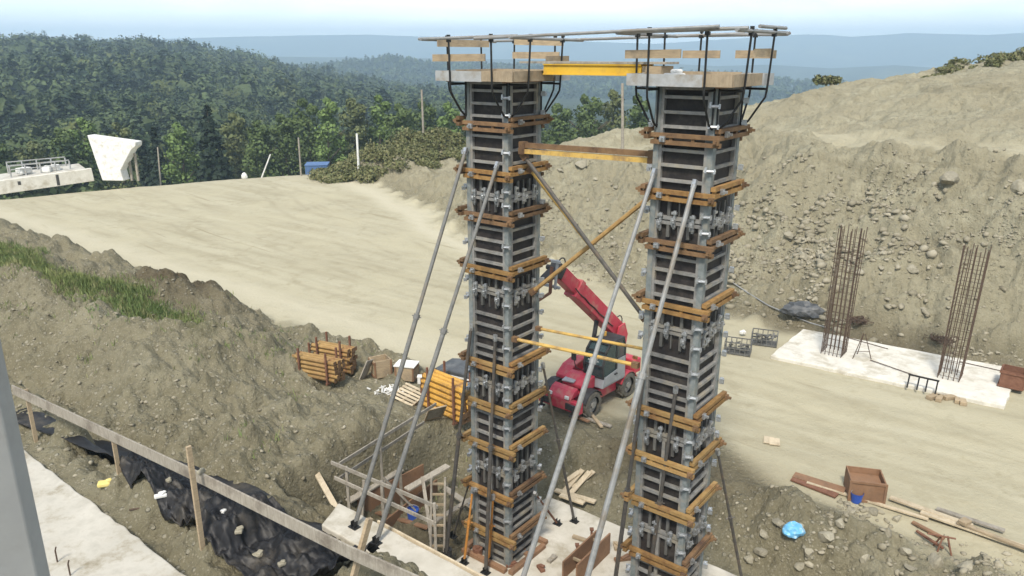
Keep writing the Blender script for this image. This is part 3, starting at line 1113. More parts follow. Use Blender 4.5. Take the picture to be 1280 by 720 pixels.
prop(loc2w(TR, .72, .2, .95), at_z(905, 735, EB), .03, 'prop_orange', 'orange short prop at the right of the right pier foot')


# ------------------------------------------------------------------ concrete: slabs, beam, pad, near column
def slab(name, poly_ab, z0, z1, mat, label, cat, bevel=.02, jitter=0.0, sub=0):
    pts = []
    k = len(poly_ab)
    for i in range(k):
        p_, q_ = poly_ab[i], poly_ab[(i + 1) % k]
        n = max(1, int(math.hypot(q_[0] - p_[0], q_[1] - p_[1]) / .3)) if jitter else 1
        for j in range(n):
            t = j / n
            jj = jitter if j else 0
            pts.append((p_[0] + (q_[0] - p_[0]) * t + random.uniform(-jj, jj), p_[1] + (q_[1] - p_[1]) * t + random.uniform(-jj, jj)))
    b = MB().prism(pts, z0, z1)
    o = b.build(name, mat, None, bevel, loc=(OX, OY, 0), rot=(0, 0, ROT))
    tag(o, label, cat)
    return o


slab('foundation_slab', [(-3.0, -2.4), (4.4, -2.4), (4.4, 2.65), (-3.0, 2.65)], -.5, EB, M['concrete_dusty'], 'dusty grey concrete slab under the two pier formworks', 'slab', .02, .02)
# the right slab
c1, c2, c3, c4 = at_z(1004, 411, 1.14), at_z(963, 444, 1.14), at_z(1256, 507, 1.14), at_z(1276, 462, 1.14)


def w2ab(p):
    dx, dy = p.x - OX, p.y - OY
    return (dx * U.x + dy * U.y, dx * V.x + dy * V.y)


slab('foundation_slab', [w2ab(c) for c in (c1, c2, c3, c4)], .6, 1.14, M['concrete_white'], 'bright white concrete slab under the rebar cages at the hillside foot', 'slab', .03, .03)
# foundation beam on the near side of the pit, with a lower step in front
slab('foundation_beam', [(-3.55, -4.55), (6, -4.6), (6, -3.8), (-3.9, -3.8)], -.6, ZB, M['concrete_dusty'], 'pale concrete beam along the near edge of the pit carrying two prop feet', 'beam', .03, .015)
slab('concrete_step', [(-2.7, -5.15), (6, -5.2), (6, -4.553), (-2.7, -4.553)], 1.5, ZB - .28, M['concrete_dusty'], 'lower concrete step in front of the pit edge beam', 'step', .03, .015)
slab('concrete_pad', [(-14, -12), (3, -12), (1, -7.45), (-10.5, -7.35), (-12.0, -7.3)], 2.6, 3.16, M['concrete_pad'], 'rough pale concrete strip at the lower left beside the grey column', 'pad', .03, .03)
# timber edge strip on the beam
p0, p1 = ab(-2.7, -3.76, ZB - .02), ab(5, -3.78, ZB - .02)
o = MB().bar((0, 0, 0), p1 - p0, .04, .1).build('edge_board', M['wood_pale'], None, loc=p0)
tag(o, 'thin pale timber edge board along the pit side of the concrete beam', 'board')
# near column
e0 = at_Y(37, 560, 4.1)
w = 1.3
poly = [(0, -.10), (-.10, 0), (-w, 0), (-w, -w), (0, -w)]
cb = MB().prism(poly, 3.1, 10.6)
o = cb.build('concrete_column', M['concrete_col'], None, .012, loc=(e0.x - .0, e0.y, 0), rot=(0, 0, ROT))
tag(o, 'smooth grey concrete column edge with bevelled corner, cut off by the lower left of the view', 'column')

# ------------------------------------------------------------------ guard plank, stakes, membrane
pl = [at_z(16, 487, 4.42), at_z(252, 598, 4.42), at_z(436, 690, 4.36), at_z(575, 752, 4.30)]
for i, (lab) in enumerate(('grey guard plank on stakes, upper left length by the black trench', 'grey guard plank on stakes, middle length above the crumpled membrane', 'grey guard plank on stakes, lower length ending beside the concrete beam')):
    a_, b2 = pl[i], pl[i + 1]
    d = b2 - a_
    o = MB().bar((0, 0, 0), d * (1.02 if i < 2 else 1), .035, .24).build('guard_plank', M['wood_grey'], None, loc=a_ + Vector((0, 0, .0 + .002 * i)))
    tag(o, lab, 'plank', 'guard planks along the trench')


def stake(px, top_y, z0, lab, topx=None, w=.085):
    tz = at_z(px, top_y, 4.4)
    base = Vector((tz.x, tz.y, ground_z(tz.x, tz.y) - .25))
    return tz, base


def put_stake(top, base, lab, w=.09):
    d = Vector(top) - Vector(base)
    o = MB().bar((0, 0, 0), d, w, w * .6, Vector((U.x, U.y, 0))).build('timber_stake', M['wood'], None, loc=base)
    tag(o, lab, 'stake', 'timber stakes holding the guard plank')


f1 = Vector((at_z(247, 640, 3.9).x, at_z(247, 640, 3.9).y, 2.9))
n1 = V * -.06
t1 = at_Y(245, 558, f1.y)
put_stake(Vector((f1.x, f1.y, t1.z)), f1, 'tall timber stake in front of the crumpled black membrane')
b3 = at_Y(462, 648, 10.9)
put_stake(b3, at_Y(436, 742, 10.6), 'leaning timber stake crossing the plank near the concrete beam', .11)
for (px, py, lab) in ((30, 505, 'short timber stake at the upper end of the guard plank'), (138, 560, 'short timber stake behind the guard plank beside the trench')):
    q_ = at_z(px, py - 10, 4.3) + V * .06
    put_stake(Vector((q_.x, q_.y, 4.45)), Vector((q_.x, q_.y, ground_z(q_.x, q_.y) - .2)), lab, .08)


def sheet(name, quad_ab, nu, nv, zfun, mat, label, cat, amp=.1, seed=0, scale=.5, jit=1.0):
    """crumpled sheet draped between four site corners"""
    us, vs = np.meshgrid(np.linspace(0, 1, nu), np.linspace(0, 1, nv), indexing='ij')
    q = np.array(quad_ab, float)
    P = (q[0][None, None] * ((1 - us) * (1 - vs))[..., None] + q[1][None, None] * (us * (1 - vs))[..., None] +
         q[2][None, None] * (us * vs)[..., None] + q[3][None, None] * ((1 - us) * vs)[..., None])
    A, B = P[..., 0], P[..., 1]
    A = A + jit * .25 * pn(us * 9, vs * 3, seed + 5)
    B = B + jit * .22 * pn(us * 7, vs * 4, seed + 6)
    X = OX + A * U.x + B * V.x
    Y = OY + A * U.y + B * V.y
    Z = zfun(us, vs, X, Y) + amp * fbm(A * .45, B * 1.2, scale, 5, seed, .6, True)
    verts = np.stack([X.ravel(), Y.ravel(), Z.ravel()], 1)
    i, j = np.meshgrid(np.arange(nu - 1), np.arange(nv - 1), indexing='ij')
    f = np.stack([i * nv + j, (i + 1) * nv + j, (i + 1) * nv + j + 1, i * nv + j + 1], -1).reshape(-1, 4)
    o = np_mesh(name, verts, f, [mat], smooth=True)
    sm = o.modifiers.new('thick', 'SOLIDIFY')
    sm.thickness = .012
    tag(o, label, cat)
    return o


def tz_(X, Y):
    return terrain(X.ravel(), Y.ravel())[0].reshape(X.shape)


sheet('plastic_membrane', [w2ab(at_z(*p_)) for p_ in ((14, 566, 2.3), (400, 716, 2.3), (436, 668, 2.3), (20, 484, 2.5))], 170, 34,
      lambda u, v, X, Y: terrain(X.ravel(), Y.ravel(), False)[0].reshape(X.shape) + .24, M['plastic_black'],
      'long black plastic membrane lining the trench behind the guard plank', 'membrane', .04, 3, .9, .25)
sheet('plastic_membrane', [w2ab(at_z(*p_)) for p_ in ((150, 612, 3.05), (345, 745, 3.05), (476, 705, 3.05), (190, 570, 3.05))], 170, 50,
      lambda u, v, X, Y: np.maximum(tz_(X, Y), 2.75) + .12 + .10 * np.sin(np.pi * v) * (.6 + .6 * np.abs(pn(u * 6, v * 2, 4))), M['plastic_black'],
      'crumpled heap of black plastic membrane folded beside the concrete strip', 'membrane', .11, 8, .42, .25)
# yellow rag and a thin rod by the membrane
q_ = gp(131, 607)
o = MB().box((0, 0, .05), (.26, .18, .1), .3).box((.09, .03, .1), (.12, .12, .08), .8).build('plastic_scrap', M['yellow_rag'], None, .03, loc=q_)
tag(o, 'crumpled yellow plastic scrap beside the black membrane', 'scrap')
a_, b2 = gp(162, 640), gp(222, 632)
o = MB().tube((0, 0, .05), b2 - a_ + Vector((0, 0, .06)), .02, 6).build('iron_rod', M['rebar'], None, loc=a_)
tag(o, 'thin dark iron rod lying between membrane and concrete strip', 'rod')
for i, (px, py, w_, lab) in enumerate(((203, 632, .24, 'white crumpled paper scrap lying at the edge of the black membrane'), (279, 655, .2, 'pale scrap lying on the black membrane right of the tall stake'))):
    q_ = gp(px, py)
    o = MB().box((0, 0, .24), (w_, w_ * .6, .07), .4 + i).box((.03, .02, .29), (w_ * .5, w_ * .5, .05), 1.2).build('paper_scrap', M['white'], None, .02, loc=q_)
    tag(o, lab, 'scrap')

for i, (px, py, w_) in enumerate(((214, 622, .12), (262, 668, .14), (300, 672, .2), (322, 682, .22), (352, 700, .15))):
    q_ = at_z(px, py, 3.2)
    dg_ = bpy.context.evaluated_depsgraph_get() if i == 0 else dg_
    hit = sc.ray_cast(dg_, Vector((q_.x, q_.y, 6)), Vector((0, 0, -1)))
    zz = hit[1].z if hit[0] else 3.1
    o = MB().box((0, 0, .02), (w_, w_ * .7, .07), px * .1).box((.02, .01, .06), (w_ * .6, w_ * .5, .05), px * .17).build('clay_lump', M['stone'], None, .02, loc=(q_.x, q_.y, zz))
    tag(o, 'pale lump of dried clay lying on the crumpled black membrane', 'clay lump', 'clay lumps on the membrane')

# starter bars poking out of the pad at the lower left
for i, (px, py) in enumerate(((72, 695), (88, 712))):
    q_ = at_z(px, py + 8, 3.15)
    o = MB().path([(0, 0, 0), (.0, 0, .25), (.04, -.02, .34)], .014, 6).build('starter_bar', M['rebar'], None, loc=q_)
    tag(o, ('short bent starter bar in the pale concrete strip, the farther one', 'short bent starter bar in the pale concrete strip, the nearer one')[i], 'rebar')

# ------------------------------------------------------------------ pit: rails, form boards, ladder
def board(p0, p1, w, h, mat, lab, name='plank', cat='plank', group=None, up=Vector((0, 0, 1))):
    p0, p1 = Vector(p0), Vector(p1)
    o = MB().bar((0, 0, 0), p1 - p0, w, h, up).build(name, M[mat], None, .004, loc=p0)
    tag(o, lab, cat, group)
    return o


# handrail round the pit (left run + near run), one guardrail thing
r0 = at_z(415, 580, 2.9)
r1 = at_z(545, 668, 2.2)
r2 = at_z(560, 505, 2.2)
gr = thing('timber_handrail', 'grey timber handrail with two rails around the left end of the pit', 'handrail', r0)
for (pa, pb) in (((414, 578, 2.9), (547, 634, 2.6)), ((418, 597, 2.5), (545, 655, 2.2)), ((424, 580, 2.85), (545, 505, 2.5)), ((424, 598, 2.45), (530, 528, 2.0))):
    a_, b2 = at_z(*pa), at_z(*pb)
    MB().bar(a_ - r0, b2 - r0, .035, .085).build('rail', M['wood_grey'], gr)
for (px, py, z) in ((433, 588, 2.75), (477, 606, 2.7), (543, 634, 2.6), (475, 549, 2.6)):
    a_ = at_z(px, py, z)
    MB().bar(a_ - r0 + Vector((0, 0, .1)), Vector((a_.x, a_.y, max(ground_z(a_.x, a_.y) - .1, -.2))) - r0, .06, .06).build('post', M['wood_grey'], gr)
# brown form boards standing in the pit
fb = [((446, 622, .95), (529, 580, .95), .04, 1.3, 'large brown form board standing along the pit wall'),
      ((474, 656, .45), (546, 599, .45), .04, .9, 'second brown form board standing in front of the large one')]
for (pa, pb, w_, h_, lab) in fb:
    board(at_z(*pa) - Vector((0, 0, h_ / 2)), at_z(*pb) - Vector((0, 0, h_ / 2)), w_, h_, 'wood_brown', lab, 'form_board', 'form board')
board(at_z(434, 626, 1.0), at_z(500, 586, 1.0), .3, .05, 'wood_grey', 'pale plank laid flat along the top of the pit boards')
board(at_z(508, 612, .9), at_z(560, 582, 1.0), .22, .05, 'wood_grey', 'pale plank sticking out over the right of the pit')
board(at_z(420, 635, 1.9), at_z(395, 590, 2.0), .14, .05, 'wood_pale', 'loose pale plank lying on the bank left of the pit')
board(at_z(546, 650, .3), at_z(592, 622, .9), .2, .04, 'wood_grey', 'grey plank leaning from the pit floor towards the left pier')
board(at_z(528, 596, 1.2), at_z(541, 688, .05), .09, .05, 'wood_grey', 'upright grey timber leaning beside the ladder in the pit')
for i, (pa, pb, w_, mk, lab) in enumerate((((440, 640, .3), (520, 604, .3), .16, 'wood_grey', 'grey board lying low along the foot of the form boards'),
                                           ((478, 596, 1.5), (522, 640, .2), .12, 'wood_grey', 'grey timber slanting down into the middle of the pit'),
                                           ((455, 600, 1.4), (452, 660, .1), .08, 'wood_grey', 'thin upright grey timber at the left end of the pit'),
                                           ((500, 585, 1.6), (503, 640, .1), .08, 'wood_grey', 'thin upright grey timber in front of the large form board'),
                                           ((470, 640, .25), (535, 660, .1), .14, 'wood_brown', 'brown board flat on the pit mud left of the bucket'),
                                           ((556, 610, .5), (600, 640, .15), .18, 'wood_grey', 'broad grey board lying between ladder and left pier'))):
    board(at_z(*pa), at_z(*pb), w_, .045, mk, lab)
# ladder
lt, lb = at_z(548, 597, 1.9), at_z(547, 690, .0)
ld = thing('ladder', 'narrow timber ladder standing at the right side of the pit', 'ladder', lb)
d = lt - lb
ld_u = Vector((.17, 0, 0))
for s_ in (-1, 1):
    MB().bar(ld_u * s_, d + ld_u * s_, .05, .07).build('stile', M['wood_grey'], ld)
for i in range(7):
    c = d * ((i + .6) / 7.2)
    MB().bar(c - ld_u, c + ld_u, .035, .05).build('rung', M['wood'], ld)
q_ = at_z(517, 662, -.2)
q_.z = ground_z(q_.x, q_.y)
bk = thing('bucket', 'dark blue bucket on the muddy floor of the pit', 'bucket', q_)
MB().tube((0, 0, 0), (0, 0, .28), .13, 14, .17, False).tube((0, 0, .004), (0, 0, .012), .129, 14).build('body', M['blue'], bk)
MB().path([(.17 * math.cos(t), .03, .28 + .12 * math.sin(t)) for t in np.linspace(0, math.pi, 8)], .008, 5).build('handle', M['clamp'], bk)
q_ = at_z(524, 648, -.1)
board(q_, q_ + Vector((.35, -.25, .1)), .08, .05, 'prop_yellow', 'short yellow steel bar leaning on the pit floor', 'steel_bar', 'bar')
# things on the slab beside the piers
for i, (pa, pb) in enumerate((((702, 620), (728, 590)), ((712, 622), (737, 594)), ((716, 612), (742, 592)), ((706, 606), (724, 594)))):
    a_, b2 = gp(*pa), gp(*pb)
    board(a_ + Vector((0, 0, .06 + .04 * (i % 2))), b2 + Vector((0, 0, .08 + .04 * (i % 2))), .16, .04, 'wood_pale', 'pale plank in the loose pile behind the slab edge', group='loose pale planks behind the slab')
for i, (pa, pb, lab) in enumerate((((694, 618), (744, 634), 'long pale plank at the far slab edge, the upper of two'), ((700, 628), (730, 638), 'shorter pale plank at the far slab edge, the lower of two'))):
    a_, b2 = gp(*pa), gp(*pb)
    board(Vector((a_.x, a_.y, .14)), Vector((b2.x, b2.y, .14)), .17, .05, 'wood_pale', lab)
fbx = thing('form_box', 'brown board form standing on the slab between the piers', 'form', at_z(735, 700, EB))
pA, pB = at_z(712, 716, EB), at_z(745, 684, EB)
d = pB - pA
nrm = Vector((-d.y, d.x, 0)).normalized()
for (off, h_) in ((0, .5), (-.38, .58)):
    MB().bar(pA - fbx.location + nrm * off + Vector((0, 0, h_ / 2)) - d * .25, pB - fbx.location + nrm * off + Vector((0, 0, h_ / 2)), .04, h_).build('side_board', M['wood_brown'], fbx)
for t in (.1, .85):
    MB().bar(pA - fbx.location + d * t - nrm * .36 + Vector((0, 0, .35)), pA - fbx.location + d * t - nrm * .02 + Vector((0, 0, .35)), .05, .06).build('spreader', M['wood'], fbx)
board(at_z(716, 670, .1), at_z(738, 677, .1), .1, .06, 'wood', 'short tan offcut lying on the slab right of the left pier')
for i, (px, py) in enumerate(((739, 680), (721, 700))):
    q_ = at_z(px, py, EB)
    o = MB().tube((0, 0, 0), (0, 0, .42), .03, 8).box((0, 0, .44), (.1, .1, .04)).build('steel_pin', M['rust_dark'], None, loc=q_)
    tag(o, ('short upright rusty pin by the brown form, the farther one', 'short upright rusty pin by the brown form, the nearer one')[i], 'pin')
for i, (px, py, lab) in enumerate(((556, 692, 'small black block at the foot of the dark prop left of the left pier'), (594, 690, 'rusty bucket shaped drum beside the orange props'))):
    q_ = at_z(px + (4 if i == 0 else 3), py + 3, EB)
    o = MB().tube((0, 0, 0), (0, 0, .2), .1 + .03 * i, 10).tube((0, 0, .2), (0, 0, .23), .06, 8).build('drum', M['machine_dark' if i == 0 else 'rust_dark'], None, loc=q_)
    tag(o, lab, 'drum')


for i, (px, py, L_, an, mk, lab) in enumerate(((654, 662, .5, .3, 'wood_brown', 'brown timber offcut lying right of the left pier foot'), (668, 672, .35, 1.2, 'wood', 'tan timber offcut between left pier and brown form'),
                                     (648, 690, .6, -.5, 'wood_brown', 'long brown offcut before the near corner of the left pier'), (690, 700, .3, .9, 'wood_grey', 'small grey offcut on the slab left of the brown form'),
                                     (780, 700, .5, .2, 'wood_brown', 'brown timber offcut on the slab left of the right pier'), (676, 712, .25, 2.0, 'rust_dark', 'small rusty bracket lying low on the slab between piers'),
                                     (640, 708, .3, .1, 'rust_dark', 'rusty angle iron lying under the near face of the left pier'), (770, 684, .3, 1.6, 'wood', 'small tan offcut right of the brown form'))):
    q_ = at_z(px, py, EB)
    o = MB().box((0, 0, .04), (L_, .12, .07), an).box((.03, .02, .09), (L_ * .5, .09, .04), an + .5).build('wood_offcut', M[mk], None, .006, loc=q_)
    tag(o, lab, 'offcut')


# ------------------------------------------------------------------ telehandler
def make_telehandler():
    fz = at_z(738, 506, 1.4)
    rz_ = at_z(782, 481, 1.4)
    hd = (fz - rz_)
    hd.z = 0
    wb = hd.length
    hd.normalize()
    lf = Vector((-hd.y, hd.x, 0))
    org = (fz + rz_) / 2 - lf * .72
    ang = math.atan2(hd.y, hd.x)
    t_ = thing('telehandler', 'red telehandler with raised boom and grey cab behind the formwork', 'telehandler', (org.x, org.y, ground_z(org.x, org.y, False) + .0), ang)
    hw = wb / 2
    ch = MB()
    ch.side([(-hw - .55, .5), (-hw - .55, 1.0), (-hw + .3, 1.05), (hw - .5, .95), (hw - .3, .78), (hw + .35, .72), (hw + .35, .45)], -.38, .38)
    ch.box((0, 0, .52), (wb - .85, 1.25, .34))
    ch.build('chassis', M['red'], t_, .02)
    ax = MB()
    for s_ in (-1, 1):
        ax.tube((s_ * hw, -.6, .42), (s_ * hw, .6, .42), .09, 8)
        ax.box((s_ * hw, 0, .45), (.3, .4, .3))
    ax.build('axle', M['machine_dark'], t_)
    for sx in (-1, 1):
        for sy in (-1, 1):
            y0, y1 = sy * .56, sy * .86
            w_ = MB()
            n = 20
            prof = [(.27, y0), (.39, y0), (.435, y0 + .05 * sy), (.44, (y0 + y1) / 2), (.435, y1 - .05 * sy), (.39, y1), (.27, y1)]
            for i in range(n):
                a_ = 2 * math.pi * i / n
                for (rr, yy) in prof:
                    w_.v.append((sx * hw + rr * math.cos(a_), yy, .44 + rr * math.sin(a_)))
            k = len(prof)
            for i in range(n):
                j = (i + 1) % n
                for q in range(k - 1):
                    f = (i * k + q, i * k + q + 1, j * k + q + 1, j * k + q)
                    w_.f.append(f if sy > 0 else f[::-1])
            for i in range(n):
                a_ = 2 * math.pi * (i + .5) / n
                w_.box((sx * hw + .445 * math.cos(a_), (y0 + y1) / 2, .44 + .445 * math.sin(a_)), (.03, .27, .055), mat=Matrix.Rotation(-a_, 3, 'Y') @ Matrix.Rotation(.45 * (1 if i % 2 else -1), 3, 'X'))
            wo = w_.build('tyre', M['rubber'], t_)
            wo.name = 'wheel'
            rm = MB()
            rm.tube((sx * hw, y0 + .03 * sy, .42), (sx * hw, y1 - .08 * sy, .42), .262, 18)
            rm.tube((sx * hw, y1 - .08 * sy, .42), (sx * hw, y1 - .01 * sy, .42), .10, 12)
            for i in range(8):
                a_ = 2 * math.pi * i / 8
                rm.tube((sx * hw + .17 * math.cos(a_), y1 - .09 * sy, .42 + .17 * math.sin(a_)), (sx * hw + .17 * math.cos(a_), y1 - .06 * sy, .42 + .17 * math.sin(a_)), .022, 6)
            rm.build('rim', M['rim'], wo)
    # fenders
    for sx in (-1, 1):
        for sy in (-1, 1):
            f = MB()
            pts = []
            for i in range(7):
                a_ = math.pi * (.12 + .76 * i / 6)
                pts.append(Vector((sx * hw + .49 * math.cos(a_), 0, .42 + .49 * math.sin(a_))))
            for i in range(6):
                f.bar(pts[i] + Vector((0, sy * .70, 0)), pts[i + 1] + Vector((0, sy * .70, 0)), .32, .02, Vector((0, 1, 0)).cross((pts[i + 1] - pts[i]).normalized()))
            f.build('mudguard', M['red' if sx < 0 else 'machine_dark'], t_)
    # front frame with stabilisers
    fr = MB()
    fr.box((hw + .62, 0, .5), (.2, 1.62, .36))
    fr.box((hw + .42, 0, .58), (.3, .7, .3))
    fr.side([(hw + .3, .74), (hw + .3, .98), (hw + .5, .92), (hw + .72, .69)], -.45, .45)
    fr.build('front_frame', M['red'], t_, .02)
    for sy in (-1, 1):
        st = MB()
        st.box((hw + .74, sy * .5, .5), (.06, .42, .2))
        st.tube((hw + .80, sy * .62, .62), (hw + .80, sy * .62, .3), .045, 8)
        st.box((hw + .80, sy * .62, .27), (.16, .2, .05))
        st.build('stabiliser', M['machine_dark'], t_, .01)
    # bonnet (right of boom) and low deck between boom and cab
    bn_ = MB()
    bn_.side([(-hw + .35, .85), (-hw + .35, 1.2), (-.1, 1.34), (.45, 1.24), (hw - .2, .98), (hw - .2, .85)], -.84, -.36)
    bn_.build('bonnet', M['red'], t_, .03)
    dk = MB()
    dk.side([(.56, .8), (.56, 1.2), (.78, 1.18), (hw + .1, .98), (hw + .1, .86), (.9, .82)], -.34, .56)
    dk.build('front_deck', M['red'], t_, .03)
    cv = MB()
    cv.box((hw - .02, -.1, 1.04), (.42, .42, .05), .2)
    cv.build('deck_cover', M['machine_grey'], t_, .01)
    # cab on the machine's left
    x0, x1, y0, y1, z0, z1 = -.70, .54, .08, .86, .82, 2.2
    cb_ = MB()
    prof = [(x0, z0), (x0, 1.32), (x0 + .55, 1.22), (x1 - .02, 1.16), (x1 + .04, z0)]
    cb_.side(prof, y0, y1)
    cb_.build('cab_body', M['machine_grey'], t_, .02)
    fcol = MB()
    cor = [(x1 - .02, 1.16), (x1 + .02, 1.55), (x1 - .12, 1.98), (x1 - .34, z1), (x0 + .1, z1), (x0, 1.9), (x0, 1.32)]
    for yy in (y0 + .03, y1 - .03):
        for i in range(len(cor) - 1):
            fcol.bar((cor[i][0], yy, cor[i][1]), (cor[i + 1][0], yy, cor[i + 1][1]), .06, .055)
    for (xx, zz) in cor:
        fcol.bar((xx, y0, zz), (xx, y1, zz), .055, .055)
    fcol.bar((-.18, y1 - .03, 1.2), (-.2, y1 - .03, z1), .06, .055)
    cbf = fcol.build('cab_frame', M['machine_dark'], t_)
    rf = MB()
    rf.box((-.22, (y0 + y1) / 2, z1 + .03), (.95, y1 - y0 - .06, .06))
    rf.build('cab_roof', M['machine_dark'], t_, .02)
    gl = MB()
    poly = [(x1 - .03, 1.19), (x1 + .0, 1.55), (x1 - .13, 1.96), (x1 - .35, z1 - .03), (x0 + .1, z1 - .03), (x0 + .03, 1.9), (x0 + .03, 1.33), (x0 + .55, 1.24)]
    gl.side(poly, y0 + .02, y0 + .03)
    gl.side(poly, y1 - .03, y1 - .02)
    for i in range(3):
        (xa, za), (xb, zb) = poly[i], poly[i + 1]
        gl.bar((xa, (y0 + y1) / 2, za), (xb, (y0 + y1) / 2, zb), y1 - y0 - .12, .012, Vector((0, 1, 0)).cross(Vector((xb - xa, 0, zb - za)).normalized()))
    gl.build('cab_glass', M['glass'], t_)
    dr = MB()
    dr.side([(-.66, .9), (-.66, 1.62), (-.22, 1.62), (-.22, 1.28), (.42, 1.2), (.46, .9)], y1 + .003, y1 + .03)
    dro = dr.build('door', M['machine_grey'], t_, .006)
    MB().box((-.1, y1 + .05, 1.16), (.14, .04, .04)).build('handle', M['machine_dark'], dro)
    se = MB()
    se.box((-.3, .46, 1.3), (.4, .44, .14))
    se.bar((-.5, .46, 1.35), (-.58, .46, 1.85), .42, .12, Vector((1, 0, 0)))
    se.build('seat', M['machine_dark'], t_, .03)
    # mirror
    mr_ = MB()
    mr_.path([(.52, .1, 1.22), (.85, .0, 1.42), (.95, -.02, 1.75)], .016, 6)
    mr_.box((.95, -.02, 1.82), (.05, .16, .22))
    mr_.build('mirror', M['machine_dark'], t_)
    # boom
    tower_ = MB()
    for yy in (-.34, .2):
        tower_.side([(-hw - .5, .9), (-hw - .75, 1.9), (-hw - .55, 2.35), (-hw - .2, 2.3), (-hw + .15, 1.0)], yy, yy + .05)
    tower_.build('boom_tower', M['red'], t_, .01)
    pv = Vector((-hw - .42, -.1, 2.12))
    th = R(40)
    dv = Vector((math.cos(th), 0, math.sin(th)))
    upv = Vector((-math.sin(th), 0, math.cos(th)))
    bo = MB()
    bo.bar(pv - dv * .35, pv + dv * 3.1, .42, .54, upv)
    bo.bar(pv + dv * 2.9, pv + dv * 3.12, .47, .60, upv)
    bo.build('boom', M['red'], t_, .015)
    bi = MB()
    bi.bar(pv + dv * 3.12, pv + dv * 4.05, .34, .43, upv)
    bi.build('inner_boom', M['red'], t_, .01)
    hd_ = MB()
    tip = pv + dv * 4.05
    hd_.bar(tip, tip + dv * .36, .36, .38, upv)
    hd_.bar(tip + dv * .3 - upv * .1, tip + dv * .5 - upv * .5, .3, .2, upv)
    hd_.tube(tip + dv * .3 + Vector((0, -.3, 0)), tip + dv * .3 + Vector((0, .3, 0)), .08, 10)
    hd_.build('boom_head', M['machine_dark'], t_, .01)
    ca = MB()
    cc = tip + dv * .5 - upv * .3
    for yy in (-.36, .36):
        ca.bar(cc + Vector((0, yy, .5)), cc + Vector((.1, yy, -.38)), .07, .06, Vector((1, 0, 0)))
    for zz in (.45, -.32):
        ca.bar(cc + Vector((.05, -.5, zz)), cc + Vector((.05, .5, zz)), .08, .08)
    ca.build('fork_carriage', M['machine_grey'], t_, .01)
    for yy in (-.26, .26):
        fk = MB()
        fk.bar(cc + Vector((.14, yy, .3)), cc + Vector((.2, yy, -.48)), .09, .05, Vector((1, 0, 0)))
        fk.bar(cc + Vector((.2, yy, -.48)), cc + Vector((.95, yy, -.62)), .09, .045)
        fk.build('fork', M['rust_dark' if yy > 0 else 'machine_dark'], t_)
    cy = MB()
    cy.tube(Vector((-.05, -.1, 1.2)), pv + dv * 1.2 - upv * .2, .075, 10)
    cy.tube(pv + dv * 1.2 - upv * .2, pv + dv * 1.7 - upv * .24, .045, 8)
    cy.build('lift_cylinder', M['machine_dark'], t_)
    hs = MB()
    hs.path([pv + dv * (.5 + .35 * i) + Vector((0, .235, 0)) + upv * (-.1 - .03 * (i % 2)) for i in range(9)], .02, 5)
    ring = [tip + dv * .1 + upv * (.25 + .2 * math.cos(a_)) + dv * .18 * math.sin(a_) for a_ in np.linspace(-2.2, 2.2, 10)]
    hs.path(ring, .022, 5)
    ring = [pv - dv * .1 + upv * (.25 + .25 * math.cos(a_)) + dv * .22 * math.sin(a_) for a_ in np.linspace(-2.0, 2.0, 9)]
    hs.path(ring, .02, 5)
    hs.build('hose', M['machine_dark'], t_)
    for sy in (-1, 1):
        MB().box((hw + .735, sy * .33, .78), (.05, .15, .11)).build('headlight', M['white'], t_, .01)
    MB().tube((-.3, .3, z1 + .06), (-.3, .3, z1 + .2), .05, 10).build('beacon', M['prop_amber'], t_)
    rr_ = MB()
    rr_.box((-hw - .75, .25, .85), (.4, .9, .5))
    rr_.build('counterweight', M['red'], t_, .03)
    lt_ = MB()
    lt_.box((-hw - .68, .62, 1.15), (.08, .16, .1))
    lt_.build('tail_light', M['rust_orange'], t_)
    return t_


tele = make_telehandler()
for i, (pa, pb, w_, mk, lab) in enumerate((((728, 524), (764, 536), .14, 'wood_grey', 'grey plank lying on the mud before the telehandler front wheel'),
                                           ((738, 520), (752, 538), .10, 'wood', 'short tan plank crossing the grey one before the telehandler'),
                                           ((716, 524), (736, 532), .12, 'wood_brown', 'short brown board lying under the telehandler front frame'))):
    a_, b2 = gp(*pa), gp(*pb)
    board(a_ + Vector((0, 0, .08 + .03 * i)), b2 + Vector((0, 0, .08 + .03 * i)), w_, .05, mk, lab)


# ------------------------------------------------------------------ stored materials on the left
def log_stack(px, py, L, rows, per, ang, label, group, mat, rack_label, r=.075):
    base = gp(px, py)
    rk = thing('storage_rack', rack_label, 'rack', base, ang)
    ca, sa = math.cos(ang), math.sin(ang)
    wid = per * 2 * r * 1.02
    for s_ in (-.32, .32):
        f = MB()
        f.box((s_ * L, 0, .04), (.06, wid + .2, .06))
        f.build('cross_bar', M['rust_dark'], rk)
        for yy in (-wid / 2 - .05, wid / 2 + .05):
            MB().box((s_ * L, yy, (rows * 2 * r + .35) / 2), (.055, .055, rows * 2 * r + .35)).build('post', M['rust_dark'], rk)
    proto = None
    for j in range(rows):
        for i in range(per):
            yy = -wid / 2 + r + i * 2 * r * 1.02
            zz = .07 + r + j * 2 * r * .98
            jx = random.uniform(-.07, .07)
            loc = Vector((base.x + jx * ca - yy * sa, base.y + jx * sa + yy * ca, base.z + zz))
            if proto is None:
                proto = thing('steel_prop', label, 'prop', loc, ang, group)
                MB().tube((-L / 2, 0, 0), (L / 2, 0, 0), r * .92, 8).build('tube', M[mat], proto)
                for s_ in (-1, 1):
                    MB().box((s_ * (L / 2 + .006), 0, 0), (.012, r * 1.9, r * 1.9)).build('end_plate', M['rust_brown'], proto)
            else:
                c = proto.copy()
                col.objects.link(c)
                c.location = loc
                for ch in [o for o in col.objects if o.parent == proto]:
                    cc = ch.copy()
                    col.objects.link(cc)
                    cc.parent = c
    return base


